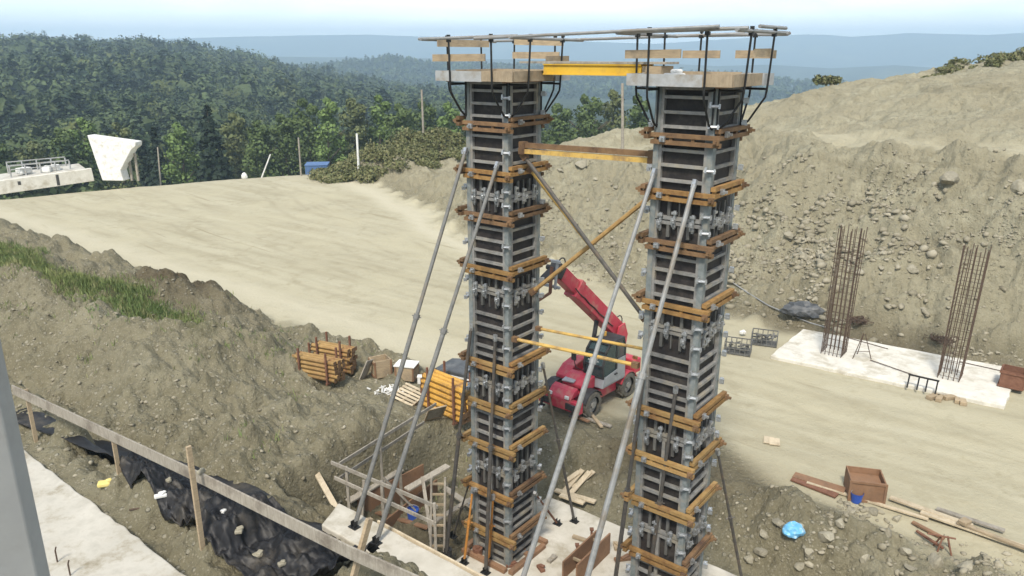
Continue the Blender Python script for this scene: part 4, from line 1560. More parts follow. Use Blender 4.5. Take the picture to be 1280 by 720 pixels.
log_stack(399, 474, 1.7, 5, 3, R(-24), 'orange steel prop in the front bundle of the far left stack', 'orange props in the front bundle', 'ochre', 'rusty stacking rack holding the front bundle of orange props at far left')
log_stack(419, 463, 1.5, 6, 3, R(-24), 'orange steel prop in the rear bundle of the far left stack', 'orange props in the rear bundle', 'ochre', 'rusty stacking rack holding the higher rear bundle of orange props')
log_stack(562, 519, 1.8, 6, 3, R(-43), 'yellow steel prop in the tall bundle by the dark tarpaulin', 'yellow props in the tall bundle', 'prop_amber', 'rusty stacking rack holding the tall yellow bundle left of the left pier', .098)


def crate(px, py, sx, sy, sz, ang, label, openb=False, lid='wood_pale', tilt=0, name='wooden_crate', body='wood'):
    base = gp(px, py)
    t_ = thing(name, label, 'crate', base + Vector((0, 0, .02)), ang)
    t_.rotation_euler = (0, tilt, ang)
    th = .03
    for (c, s_) in (((0, -sy / 2, sz / 2), (sx, th, sz)), ((0, sy / 2, sz / 2), (sx, th, sz)), ((-sx / 2 + th / 2 + .001, 0, sz / 2), (th, sy - th - .004, sz - .004)), ((sx / 2 - th / 2 - .001, 0, sz / 2), (th, sy - th - .004, sz - .004))):
        MB().box(c, s_).build('side_panel', M[body], t_)
    for i in (-1, 1):
        for j in (-1, 1):
            MB().box((i * (sx / 2 - .02), j * (sy / 2 + .028), sz / 2), (.06, .022, sz - .01)).build('batten', M['wood_brown'], t_)
        for zz in (.88, .12):
            MB().box((i * (sx / 2 + .013), 0, sz * zz), (.022, sy, .07)).build('batten', M['wood_brown'], t_)
    MB().box((0, 0, .02), (sx - 2 * th - .01, sy - th - .01, .03)).build('bottom', M[body], t_)
    if not openb:
        MB().box((0, 0, sz + .022), (sx + .08, sy + .1, .035)).build('lid', M[lid], t_)
    return t_


crate(476, 469, .62, .52, .62, R(30), 'open topped brown wooden crate between the orange stack and the white lidded crate', True)
crate(509, 473, .66, .5, .5, R(-12), 'wooden crate with a white lid beside the grey prop', False, 'white')
q_ = gp(453, 474)
board(q_ + Vector((0, 0, .02)), q_ + Vector((.28, .1, .66)), .5, .035, 'wood_grey', 'grey board leaning against the open brown crate', 'board', 'board', up=Vector((-.6, .3, .5)))
# rusty post with small white box
q_ = gp(528, 500)
o = MB().box((0, 0, .3), (.1, .1, .6)).build('iron_post', M['rust_dark'], None, loc=q_)
tag(o, 'dark rusty iron post left of the yellow stack', 'post')
o = MB().box((0, 0, .1), (.24, .2, .22)).box((0, 0, .225), (.27, .22, .03)).build('white_box', M['white'], None, .01, loc=q_ + Vector((0, 0, .6)))
tag(o, 'small white box standing on the rusty post by the yellow stack', 'box')
# pallet
q_ = gp(512, 500)
pt = thing('pallet', 'pale wooden pallet leaning flat on rubble left of the yellow stack', 'pallet', q_ + Vector((0, 0, .12)), R(-38))
pt.rotation_euler = (R(14), R(6), R(-36))
for i in range(6):
    MB().box((0, -.35 + i * .14, .09), (.95, .085, .022)).build('slat', M['wood_pale'], pt)
for i in (-1, 0, 1):
    MB().box((i * .42, 0, .04), (.08, .78, .075)).build('runner', M['wood'], pt)
# small framed panel leaning
q_ = gp(541, 525)
pn_ = thing('framed_panel', 'small grey framed panel leaning against the yellow stack', 'panel', q_ + Vector((0, 0, .05)), R(-20))
pn_.rotation_euler = (R(35), R(0), R(30))
MB().box((0, 0, .32), (.58, .025, .62)).build('sheet', M['wood_grey'], pn_)
for (c, s_) in (((-.27, -.02, .32), (.05, .03, .64)), ((.27, -.02, .32), (.05, .03, .64)), ((0, -.02, .62), (.48, .03, .05)), ((0, -.02, .03), (.48, .03, .05))):
    MB().box(c, s_).build('frame', M['wood'], pn_)
# dark tarpaulin container behind the yellow stack
q_ = gp(581, 496)
tp = thing('covered_bin', 'dark grey bin under a tarpaulin behind the yellow stack', 'bin', q_, R(-30))
bb = MB()
bb.side([(-.72, 0), (-.82, .9), (.82, .9), (.72, 0)], -.48, .48)
bb.build('body', M['tarp_dark'], tp, .02)
bb = MB()
bb.side([(-.88, .88), (-.84, 1.0), (-.2, 1.1), (.4, 1.08), (.86, .98), (.88, .88)], -.56, .56)
bb.build('cover', M['tarp_dark'], tp, .04)
bb = MB().box((0, -.575, .93), (1.7, .02, .05)).build('rim', M['white'], tp)
# pile of metal fittings
ft = MB()
q_ = gp(486, 491)
rr_ = random.Random(5)
for i in range(34):
    c = Vector((rr_.gauss(0, .28), rr_.gauss(0, .16), rr_.uniform(.02, .16)))
    d = Vector((rr_.uniform(-1, 1), rr_.uniform(-1, 1), rr_.uniform(-.4, .5))).normalized() * rr_.uniform(.06, .15)
    ft.bar(c - d, c + d, .035, .03)
o = ft.build('fittings_pile', M['white'], None, loc=q_)
tag(o, 'small heap of pale metal fittings left of the pallet', 'fittings', kind='stuff')

# ------------------------------------------------------------------ right side
def rebar_cage(px, py, w_, d_, h_, nx, ny, lean, label, step):
    base = at_z(px, py, 1.14)
    t_ = thing('rebar_cage', label, 'rebar cage', base, ROT, 'column rebar cages on the white slab')
    t_.rotation_euler = (lean[0], lean[1], ROT)
    pos = []
    for i in range(nx):
        pos += [(-w_ / 2 + w_ * i / (nx - 1), -d_ / 2), (-w_ / 2 + w_ * i / (nx - 1), d_ / 2)]
    for j in range(1, ny - 1):
        pos += [(-w_ / 2, -d_ / 2 + d_ * j / (ny - 1)), (w_ / 2, -d_ / 2 + d_ * j / (ny - 1))]
    for (x_, y_) in pos:
        jx, jy = random.uniform(-.05, .05), random.uniform(-.05, .05)
        MB().tube((x_, y_, -.05), (x_ + jx, y_ + jy, h_ + random.uniform(-.12, .1)), .0155, 6).build('bar', M['rebar'], t_)
    z = .12
    while z < h_ * .93:
        s_ = MB()
        e = .018
        c = [(-w_ / 2 - e, -d_ / 2 - e, z), (w_ / 2 + e, -d_ / 2 - e, z + .01), (w_ / 2 + e, d_ / 2 + e, z), (-w_ / 2 - e, d_ / 2 + e, z + .01)]
        s_.path(c + [c[0]], .008, 5)
        s_.build('stirrup', M['rebar'], t_)
        z += step
    return t_


rebar_cage(1042, 441, .72, .72, 4.85, 6, 6, (0, R(1.0)), 'tall rusty rebar cage standing on the white slab, nearer the right pier', .27)
rebar_cage(1187, 471, .66, .66, 4.7, 5, 5, (0, R(1.5)), 'tall rusty rebar cage standing on the white slab, farther from the right pier', .3)

# trestle and stool on slab
q_ = at_z(1076, 447, 1.14)
tr = thing('trestle', 'thin rusty tripod trestle standing on the white slab', 'trestle', q_)
for (x_, y_) in ((-.35, -.1), (.32, -.15), (.02, .35)):
    MB().tube((x_, y_, 0), (x_ * .1, y_ * .1, .95), .016, 6).build('leg', M['rebar'], tr)
MB().tube((-.25, -.08, .28), (.24, -.11, .28), .012, 6).build('brace', M['rebar'], tr)
st = thing('steel_stool', 'dark welded steel frame with four legs at the near edge of the white slab', 'frame', at_z(1151, 487, 1.12))
for i, x_ in enumerate((-.42, -.12, .14, .44)):
    p_ = U * x_
    MB().bar(p_ + Vector((-.06, -.1, 0)), p_ + Vector((.02, 0, .42)), .045, .045).build('leg', M['black_steel'], st)
MB().bar(U * -.46 + Vector((.02, 0, .44)), U * .48 + Vector((.02, 0, .44)), .05, .05).build('top_bar', M['black_steel'], st)
o = MB().tube((0, 0, 0), at_z(1146, 470, 1.18) - at_z(1088, 450, 1.18), .018, 6).build('loose_bar', M['rebar'], None, loc=at_z(1088, 450, 1.18))
tag(o, 'long rusty bar lying across the white slab to the steel frame', 'bar')
for i, (pa, pb, lab) in enumerate((((1200, 452), (1272, 468), 'thin rusty bar lying at the far right of the white slab'), ((1060, 422), (1110, 436), 'thin rusty bar lying behind the trestle on the white slab'))):
    a_, b2 = at_z(*pa, 1.165), at_z(*pb, 1.165)
    o = MB().tube((0, 0, 0), b2 - a_, .016, 6).build('loose_bar', M['rebar'], None, loc=a_)
    tag(o, lab, 'bar')
# rusty box at right end of slab
q_ = at_z(1264, 482, 1.14)
bx = thing('iron_box', 'rusty square iron box at the right end of the white slab', 'box', q_, ROT)
b_ = MB()
for k in range(4):
    c = Vector((0, -.34, .3))
    c.rotate(Euler((0, 0, k * math.pi / 2)))
    b_.box(c, (.68 if k % 2 == 0 else .64, .03, .6), k * math.pi / 2)
b_.build('wall', M['rust_dark'], bx)
MB().box((0, 0, .3), (.66, .66, .03)).build('shelf', M['machine_dark'], bx)
for z_ in (.06, .54):
    b_ = MB()
    for k in range(4):
        c = Vector((0, -.37, z_))
        c.rotate(Euler((0, 0, k * math.pi / 2)))
        b_.box(c, (.74, .03, .06), k * math.pi / 2)
    b_.build('rim', M['rust_dark'], bx)
# wood blocks in front of slab
for i, (px, py, L_, w_, an) in enumerate(((1166, 498, .5, .2, .5), (1174, 500, .45, .18, .9), (1186, 499, .4, .2, .2), (1203, 505, .35, .2, 1.2), (1196, 503, .3, .14, 1.0), (1222, 500, .6, .12, -.4))):
    q_ = gp(px, py)
    o = MB().box((0, 0, .07), (L_, w_, .13), an).build('wood_block', M['wood'], None, .01, loc=q_)
    tag(o, ('tan wood block at the left end of the row before the white slab', 'tan wood block second from left before the white slab', 'tan wood block in the middle of the row before the white slab', 'dark standing wood block fifth from left before the white slab', 'small wood block fourth from left before the white slab', 'thin wood batten at the right of the row before the white slab')[i], 'wood block', 'wood offcuts before the white slab')
# steel baskets
for i, (px, py, lab) in enumerate(((922, 441, 'grey steel mesh basket next to the right pier, the nearer of two'), (955, 430, 'grey steel mesh basket by the slab corner, the farther of two'))):
    q_ = gp(px, py)
    t_ = thing('mesh_basket', lab, 'basket', q_, R(-22), 'grey steel baskets by the white slab')
    sx, sy, sz = .95, .6, .5
    f = MB()
    for z_ in (.05, .27, sz):
        for (c, s_) in (((0, -sy / 2, z_), (sx, .03, .035)), ((0, sy / 2, z_), (sx, .03, .035)), ((-sx / 2, 0, z_), (.03, sy, .034)), ((sx / 2, 0, z_), (.03, sy, .034))):
            f.box(c, s_)
    for k_ in range(6):
        x_ = -sx / 2 + sx * k_ / 5
        f.box((x_, -sy / 2, sz / 2), (.028, .036, sz)).box((x_, sy / 2, sz / 2), (.028, .036, sz))
    f.build('frame', M['cage_grey'], t_)
    MB().box((0, 0, .06), (sx - .06, sy - .06, .03)).build('floor', M['cage_grey'], t_)
    c_ = MB()
    rr_ = random.Random(20 + i)
    for _ in range(16):
        c = Vector((rr_.uniform(-.35, .35), rr_.uniform(-.2, .2), rr_.uniform(.12, .4)))
        d = Vector((rr_.uniform(-1, 1), rr_.uniform(-.5, .5), rr_.uniform(-.4, .4))).normalized() * .12
        c_.bar(c - d, c + d, .06, .05)
    c_.build('clamps_inside', M['cage_grey'], t_)
q_ = gp(928, 420)
o = MB().box((0, 0, .06), (.22, .16, .12), .4).box((.02, 0, .13), (.14, .1, .05), .9).build('paper_scrap', M['white'], None, .02, loc=q_ + Vector((0, 0, .1)))
tag(o, 'small white scrap on the ground behind the steel baskets', 'scrap')


# lumpy blobs: tarpaulin heap, rusty bundles, blue bag
def blob(name, loc, sx, sy, sz, mat, label, cat, seed, rough=.25, rz=0, group=None):
    import bmesh
    bm = bmesh.new()
    bmesh.ops.create_icosphere(bm, subdivisions=3, radius=1)
    co = np.array([v.co[:] for v in bm.verts])
    n = fbm(co[:, 0] + co[:, 2] * .7 + seed * 3.1, co[:, 1] + co[:, 2] * .4, .8, 4, seed, .55, True)
    co *= (1 + rough * n)[:, None]
    co[:, 2] = np.where(co[:, 2] < -.35, -.35, co[:, 2])
    co *= np.array([sx, sy, sz])
    for v, c in zip(bm.verts, co):
        v.co = c
    me = bpy.data.meshes.new(name)
    bm.to_mesh(me)
    bm.free()
    me.materials.append(mat)
    o = bpy.data.objects.new(name, me)
    col.objects.link(o)
    o.location = loc
    o.rotation_euler = (0, 0, rz)
    tag(o, label, cat, group)
    return o


blob('tarpaulin_heap', gp(1002, 391) + Vector((0, 0, .08)), .6, .36, .3, M['tarp_dark'], 'dark grey tarpaulin heap at the slope foot behind the white slab', 'tarpaulin', 4, .38, R(-20))
o = blob('blue_bag', gp(992, 667) + Vector((0, 0, .09)), .23, .18, .17, M['blue_light'], 'crumpled light blue plastic bag on the rubble at lower right', 'bag', 6, .22, .4)


def rebar_bundle(px, py, label, seed):
    rr_ = random.Random(seed)
    q_ = gp(px, py)
    b = MB()
    for _ in range(26):
        c = Vector((rr_.gauss(0, .18), rr_.gauss(0, .14), rr_.uniform(.08, .45)))
        a_ = rr_.uniform(0, 6.28)
        pts = [c + Vector((.32 * math.cos(a_ + t), .26 * math.sin(a_ + t), .12 * math.sin(2 * t))) for t in np.linspace(0, 4.2, 7)]
        b.path(pts, .018, 4)
    o = b.build('wire_coil', M['rebar'], None, loc=q_)
    tag(o, label, 'wire coil')
    o.scale = (.85, .85, .55)


rebar_bundle(1072, 405, 'rusty coil of wire behind the nearer rebar cage', 3)
rebar_bundle(1176, 428, 'rusty coil of wire behind the farther rebar cage', 4)
# grey hose / cable
pts = [at_Y(928, 360, TR.y + .6)] if False else []
cpts = [(912, 352), (935, 368), (960, 383), (990, 396), (1012, 405), (1032, 411)]
hp = [gp(*c) + Vector((0, 0, .06)) for c in cpts]
h0 = hp[0].copy()
hs = MB().path([p_ - h0 for p_ in hp], .03, 6).build('hose', M['prop_grey'], None, loc=h0)
tag(hs, 'grey hose running from the slope foot to the white slab', 'hose')

# pieces at lower right
q_ = gp(1079, 618)
rb = thing('form_crate', 'reddish brown square board crate beside the long planks', 'crate', q_, R(-14))
for (c, s_) in (((0, -.36, .29), (.86, .035, .58)), ((0, .36, .29), (.86, .035, .58)), ((-.41, 0, .29), (.035, .68, .58)), ((.41, 0, .29), (.035, .68, .58))):
    MB().box(c, s_).build('side_panel', M['wood_brown'], rb)
for (c, s_) in (((0, -.39, .55), (.9, .03, .06)), ((0, -.39, .03), (.9, .03, .06)), ((-.42, -.39, .29), (.06, .03, .455)), ((.42, -.39, .29), (.06, .03, .455))):
    MB().box(c, s_).build('batten', M['wood_brown'], rb)
MB().box((0, 0, .40), (.76, .66, .03)).build('inner_board', M['wood_brown'], rb)
q_ = gp(1070, 627)
bk = thing('bucket', 'bright blue bucket in front of the reddish brown crate', 'bucket', q_)
MB().tube((0, 0, 0), (0, 0, .27), .12, 16, .155, False).tube((0, 0, .003), (0, 0, .012), .119, 16).tube((0, 0, .25), (0, 0, .27), .165, 16, .165, False).build('body', M['blue'], bk)
MB().path([(.155 * math.cos(t), .155 * math.sin(t) * .5, .27 + .05 * math.sin(t)) for t in np.linspace(0, math.pi, 8)], .008, 5).build('handle', M['clamp'], bk)


def gboard(pa, pb, w_, h_, mat, lab, lift=.05, name='plank', group=None):
    a_, b2 = gp(*pa), gp(*pb)
    return board(a_ + Vector((0, 0, lift)), b2 + Vector((0, 0, lift)), w_, h_, mat, lab, name, 'plank', group)


gboard((992, 596), (1056, 616), .30, .05, 'wood_brown', 'dark brown plank lying left of the reddish crate', .06)
gboard((990, 600), (1046, 622), .22, .05, 'rust_dark', 'very dark plank on the near side of the brown plank', .05)  # second, darker board along the near edge of the brown plank
gboard((1008, 606), (1160, 652), .10, .05, 'wood_pale', 'long thin pale plank running past the blue bucket', .07)
gboard((1112, 626), (1215, 662), .16, .05, 'wood_pale', 'pale plank right of the reddish crate, first of the long row', .1)
gboard((1150, 645), (1285, 692), .18, .05, 'wood_pale', 'long pale plank at the right edge, on the near side of the row', .12)
gboard((1170, 640), (1255, 668), .14, .05, 'wood_grey', 'long grey plank at the right edge, on the far side of the row', .1)
gboard((1195, 660), (1290, 697), .12, .05, 'wood', 'tan plank at the right edge between the two long ones', .17)
gboard((1140, 655), (1180, 676), .10, .05, 'wood_brown', 'short dark plank lying under the long plank row', .06)
gboard((1145, 668), (1178, 690), .06, .05, 'rust_dark', 'thin dark batten on the rubble under the plank row', .1)
q_ = gp(1204, 662)
o = MB().box((0, 0, .22), (.26, .2, .1), .5).build('wood_block', M['wood'], None, .02, loc=q_)
tag(o, 'tan wood block lying on top of the long planks', 'wood block')
# small tripod of dark bars
q_ = gp(1178, 688)
tp_ = thing('bar_trestle', 'small dark bent steel trestle in the rubble below the planks', 'trestle', q_)
for (x_, y_) in ((-.2, -.12), (.1, -.2), (.22, .1), (-.1, .2)):
    MB().tube((x_, y_, 0), (x_ * .4, y_ * .3, .36), .022, 6).build('leg', M['rust_dark'], tp_)
MB().tube((-.35, .12, .38), (.22, -.06, .36), .022, 6).build('bar', M['rust_dark'], tp_)
# pale boards on road
for i, (px, py) in enumerate(((961, 552), (968, 554))):
    q_ = gp(px, py)
    o = MB().box((0, 0, .03), (.3, .42, .04), R(-20) + i * .06).build('pale_board', M['wood_pale'], None, .008, loc=q_ + Vector((0, 0, .02 + .004 * i)))
    tag(o, ('left one of two pale board pieces lying on the graded earth', 'right one of two pale board pieces lying on the graded earth')[i], 'board')

# ------------------------------------------------------------------ distant site things
# concrete parapet on the far left and the flared pier head
def zr_at(px, py, Y):
    return at_Y(px, py, Y)


Yp = 63.0
a_, b2 = at_Y(-30, 232, Yp - 2), at_Y(116, 220, Yp + 3)
par = thing('bridge_parapet', 'low white concrete parapet with grey railing at the far left', 'parapet', a_)
d = b2 - a_
d.z = 0
side = Vector((-d.y, d.x, 0)).normalized()
MB().bar(Vector((0, 0, -.4)), d + Vector((0, 0, .15)), .5, 1.1).build('wall', M['concrete_white'], par, .03)
MB().bar(side * 2.2 + Vector((0, 0, -.2)), d * .95 + side * 2.2 + Vector((0, 0, .35)), 3.6, .7).build('deck', M['concrete'], par, .03)
for s_ in (.8, 3.4):
    rl = MB()
    for zz in (.95, 1.3):
        rl.bar(d * .3 + side * s_ + Vector((0, 0, zz)), d * .82 + side * s_ + Vector((0, 0, zz + .12)), .06, .08)
    rl.build('railing', M['fascia_grey'], par)
    for t in (.3, .43, .56, .69, .82):
        MB().box(d * t + side * s_ + Vector((0, 0, .75)), (.09, .09, 1.2)).build('railing_post', M['fascia_grey'], par)
for t, s_ in ((.42, 1.4), (.62, 1.2), (.7, 1.6)):
    MB().box(d * t + side * s_ + Vector((0, 0, .75)), (1.1, .7, .5), t * 3).build('cover_sheet', M['white'], par, .1)
for t in (.35, .68):
    MB().box(d * t - side * .252 + Vector((0, 0, -.05)), (.22, .03, .9 if t > .5 else .3), math.atan2(d.y, d.x)).build('drain_slot', M['machine_dark'], par)
Yf = 66.0
c0 = at_Y(150, 222, Yf)
sfl = Yf * cp / F * 1.0
fl = MB()
# outline in image metres: x right, z up
outl = [(-18, 0), (-22, 20), (-28, 52), (30, 45), (29, 40), (23, 36), (6, 12), (8, 0)]
k = 70.5 / F
fl.side([(x_ * k, z_ * k - .2) for (x_, z_) in outl], -.5, .5)
fo = thing('pier_head', 'white flared concrete pier head standing at the edge of the graded platform', 'pier', c0, R(-6))
fl.build('head', M['white'], fo, .05)
for x_ in (12, 20):
    MB().box((x_ * k, .3, .9), (.16, .16, 2.4)).build('prop_post', M['wood_grey'], fo)
# poles
for (px, yb, yt, pxt, Y, w_, mat, lab) in ((200, 220, 184, 197, 69, .13, 'wood_grey', 'thin grey pole standing right of the white pier head'),
                                           (326, 218, 193, 338, 70, .13, 'white', 'short pale pole leaning to the right at the platform edge'),
                                           (377, 222, 172, 373, 69, .16, 'wood_grey', 'grey timber pole standing beside the blue container'),
                                           (449, 218, 167, 446, 66, .2, 'white', 'pale timber pole right of the blue container on the ridge'),
                                           (530, 180, 112, 527, 72, .2, 'wood_grey', 'tall grey pole on the scrubby ridge left of the left pier'),
                                           (780, 146, 104, 778, 55, .2, 'wood_grey', 'timber pole on the hillside crest seen between the piers')):
    p0, p1 = at_Y(px, yb + 6, Y), at_Y(pxt, yt, Y)
    p0.z = min(p0.z, ground_z(p0.x, p0.y) - .2)
    o = MB().tube((0, 0, 0), p1 - p0, w_ * .55, 8, w_ * .45).build('timber_pole', M[mat], None, loc=p0)
    tag(o, lab, 'pole')
q_ = at_Y(305, 216, 69)
q_.z = ground_z(q_.x, q_.y)
o = blob('white_sack', q_ + Vector((0, 0, .18)), .24, .2, .36, M['white'], 'white sack on the platform edge left of the leaning pole', 'sack', 9, .1)
q_ = at_Y(398, 224, 74)
ct = thing('site_container', 'blue site container half hidden behind the platform edge', 'container', (q_.x, q_.y, q_.z - 1.15), R(8))
MB().box((0, 0, 1.3), (2.1, 2.2, 2.6)).build('body', M['blue_box'], ct, .03)
MB().box((0, 0, 2.65), (2.2, 2.3, .1)).build('roof', M['blue_box'], ct, .02)
rb_ = MB()
for i in range(9):
    rb_.box((-.95 + i * .237, -1.115, 1.3), (.06, .03, 2.4))
rb_.build('wall_rib', M['blue_box'], ct)

# ------------------------------------------------------------------ rocks
import bmesh


def rock_verts(seed, sub=2):
    bm = bmesh.new()
    bmesh.ops.create_icosphere(bm, subdivisions=sub, radius=1)
    co = np.array([v.co[:] for v in bm.verts])
    fc = np.array([[v.index for v in f.verts] for f in bm.faces])
    bm.free()
    rs = np.random.default_rng(seed)
    for _ in range(13):         # chop with planes: broken angular faces
        n = rs.normal(size=3)
        n /= np.linalg.norm(n)
        dlim = rs.uniform(.38, .8)
        dd = co @ n
        co = co - np.clip(dd - dlim, 0, None)[:, None] * n[None]
    co *= np.array([1, rs.uniform(.6, .95), rs.uniform(.45, .75)])
    co += rs.normal(scale=.025, size=co.shape)
    return co, fc


rocks = [rock_verts(100 + i) for i in range(8)]
small = [rock_verts(200 + i, 1) for i in range(8)]
rock_me = []
for i, (co, fc) in enumerate(rocks):
    me = bpy.data.meshes.new('boulder')
    me.from_pydata(co.tolist(), [], fc.tolist())
    me.materials.append(M['stone'])
    rock_me.append(me)


def boulder(px, py, size, label, i, group=None, rz=None):
    q_ = gp(px, py)
    o = bpy.data.objects.new('boulder', rock_me[i % 8])
    col.objects.link(o)
    o.location = q_ + Vector((0, 0, size * .12))
    o.scale = (size, size, size)
    o.rotation_euler = (random.uniform(-.3, .3), random.uniform(-.3, .3), random.uniform(0, 6.28) if rz is None else rz)
    tag(o, label, 'boulder', group)


boulder(727, 207, .75, 'large pale flat boulder on the slope seen between the piers', 0)
boulder(1190, 226, .62, 'large rounded pale boulder below the hillside track near the right edge', 1)
boulder(1276, 238, .6, 'pale boulder on the slope cut by the right edge of the view', 2)
boulder(1002, 324, .55, 'large pale angular boulder at the foot of the rubble right of the right pier', 3)
boulder(700, 214, .35, 'pale boulder just left of the large flat one between the piers', 4)
boulder(1140, 338, .35, 'pale flat boulder near the track below the farther rebar cage top', 5)
boulder(975, 655, .3, 'grey boulder touching the light blue bag on its left', 6)
boulder(1030, 672, .34, 'long grey boulder right of the light blue bag', 7)
boulder(1172, 705, .3, 'pale angular boulder at the bottom edge below the plank row', 2)
gl = 'broken pale rock in the rubble fan on the slope right of the right pier'
rr_ = random.Random(77)
for i, (px, py, s_) in enumerate(((975, 268, .36), (962, 280, .28), (985, 296, .34), (1010, 300, .3), (970, 312, .24), (1025, 318, .3), (965, 250, .22), (992, 258, .25), (1040, 300, .26),
                                  (955, 330, .22), (1060, 330, .26), (1085, 318, .24), (1075, 342, .3), (950, 298, .22), (1000, 275, .26), (1052, 282, .2), (1102, 336, .22),
                                  (1018, 345, .2), (948, 262, .2), (1045, 345, .22), (1098, 300, .18), (940, 318, .2), (1120, 310, .2), (985, 240, .2), (1020, 262, .22))):
    boulder(px, py, s_, gl, i, 'rocks in the slope rubble fan')
for i, (px, py, s_) in enumerate(((1120, 650, .2), (1090, 640, .2), (1108, 668, .24), (1065, 640, .18), (1130, 690, .24), (1010, 690, .22), (950, 690, .22), (935, 700, .2), (1080, 700, .2), (1210, 712, .26), (1050, 655, .18), (1140, 712, .22), (955, 668, .2), (1000, 708, .2))):
    boulder(px, py, s_, 'grey broken rock in the rubble at the lower right below the planks', i + 3, 'rocks in the lower right rubble')
for i, (px, py, s_) in enumerate(((690, 235, .24), (715, 228, .28), (745, 225, .24), (770, 235, .28), (735, 250, .22), (760, 262, .26), (700, 262, .2), (780, 280, .24), (750, 290, .22), (720, 280, .2))):
    boulder(px, py, s_, 'pale broken rock on the slope seen between the two piers', i + 1, 'rocks on the slope between the piers')


def scatter_stones(n, sampler, smin, smax, name, expo=2.6):
    V_, F_ = [], []
    off = 0
    pts = sampler(n)
    z = terrain(pts[:, 0], pts[:, 1])[0]
    for i in range(len(pts)):
        co, fc = small[rng.integers(8)]
        s_ = smin + (smax - smin) * rng.random() ** expo
        an = rng.uniform(0, 6.28)
        c_, d_ = math.cos(an), math.sin(an)
        x_ = (co[:, 0] * c_ - co[:, 1] * d_) * s_ + pts[i, 0]
        y_ = (co[:, 0] * d_ + co[:, 1] * c_) * s_ + pts[i, 1]
        V_.append(np.stack([x_, y_, co[:, 2] * s_ + z[i] + s_ * .1], 1))
        F_.append(fc + off)
        off += len(co)
    o = np_mesh(name, np.concatenate(V_), np.concatenate(F_), [M['stones']])
    o['kind'] = 'stuff'
    return o


def samp_ab(a0, a1, b0, b1, keep):
    def f(n):
        out = []
        tot = 0
        while tot < n:
            a_ = rng.uniform(a0, a1, n * 2)
            b_ = rng.uniform(b0, b1, n * 2)
            x_ = OX + a_ * U.x + b_ * V.x
            y_ = OY + a_ * U.y + b_ * V.y
            m_ = keep(a_, b_, x_, y_)
            p_ = np.stack([x_, y_], 1)[m_]
            out.append(p_)
            tot += len(p_)
        return np.concatenate(out)[:n]
    return f


def keep_slope(a_, b_, x_, y_):
    t = b_ - foot_line(a_)
    dens = np.clip(1.1 - np.abs(t - 3.5) / 6.5, 0, 1) * (.05 + .95 * S(pn(x_ / 4, y_ / 4, 91), 0, .45)) * (.3 + .7 * (a_ > -14) * (a_ < 6) + .3 * (a_ < -14))
    return (rng.random(len(a_)) < dens) & (t > -1.2)


scatter_stones(8500, samp_ab(-30, 24, 17, 34, keep_slope), .03, .18, 'slope_rubble', 3.2)


def keep_fan(a_, b_, x_, y_):
    t = b_ - foot_line(a_)
    d_ = np.exp(-((a_ + 3.5) / 5.5) ** 2) * np.clip(1.2 - np.abs(t - 2.5) / 5, 0, 1) * (.15 + S(pn(x_ / 2.2, y_ / 2.2, 93), -.1, .3))
    return (rng.random(len(a_)) < d_) & (t > -.8)


scatter_stones(1900, samp_ab(-16, 9, 17, 30, keep_fan), .06, .36, 'slope_rubble', 3.0)


def keep_bank(a_, b_, x_, y_):
    dens = .15 + .85 * S(pn(x_ / 2.5, y_ / 2.5, 92), -.1, .4)
    slab_ = (a_ > -6.0) & (a_ < 4.8) & (b_ < 3.2)
    return (rng.random(len(a_)) < dens) & ~slab_


scatter_stones(6500, samp_ab(-30, 13, -7.6, 5.2, keep_bank), .015, .13, 'bank_stones', 4)
scatter_stones(2600, samp_ab(4, 14, .5, 6.0, keep_bank), .02, .17, 'rubble', 3.2)

# ------------------------------------------------------------------ grass and scrub
def blades(name, pts, hmin, hmax, mat, per=7, w=.02, spread=.12):
    n = len(pts)
    z = terrain(pts[:, 0], pts[:, 1])[0]
    V_, F_ = [], []
    N = n * per
    base = np.repeat(np.column_stack([pts, z]), per, 0) + np.column_stack([rng.normal(0, spread, (N, 2)), np.full(N, -.02)])
    h = rng.uniform(hmin, hmax, N)
    an = rng.uniform(0, 2 * np.pi, N)
    ln = rng.uniform(.15, .6, N) * h
    dx, dy = np.cos(an), np.sin(an)
    wv = rng.uniform(.6, 1.5, N) * w
    p0 = base + np.column_stack([-dy * wv, dx * wv, np.zeros(N)])
    p1 = base - np.column_stack([-dy * wv, dx * wv, np.zeros(N)])
    p2 = base + np.column_stack([dx * ln * .4 - -dy * wv * .6, dy * ln * .4 - dx * wv * .6, h * .6])
    p3 = base + np.column_stack([dx * ln, dy * ln, h])
    v = np.stack([p0, p1, p2, p3], 1).reshape(-1, 3)
    i = np.arange(N) * 4
    f = np.stack([i, i + 1, i + 2, i + 3], 1)
    o = np_mesh(name, v, f, [mat])
    o['kind'] = 'stuff'
    return o


def keep_grass(a_, b_, x_, y_):
    g = S(pn(x_ / 2.2, y_ / 2.2, 95), -.35, .35) * (1 - S(a_, -24, -13.5)) * (1 - np.abs(b_ + .4 + .5 * pn(x_ / 4, y_ / 4, 94)) / 1.5) 
    return rng.random(len(a_)) < g


blades('verge_grass', samp_ab(-40, -11, -2.2, 1.2, keep_grass)(7500), .06, .30, M['leaf_grass'], 14, .011, .22)


def keep_wild(a_, b_, x_, y_):
    return rng.random(len(a_)) < .1 * (pn(x_ / 3, y_ / 3, 96) > .15)


blades('weeds', samp_ab(-30, -5, -4, 4.5, keep_wild)(260), .06, .22, M['leaf_grass'], 8, .012, .1)


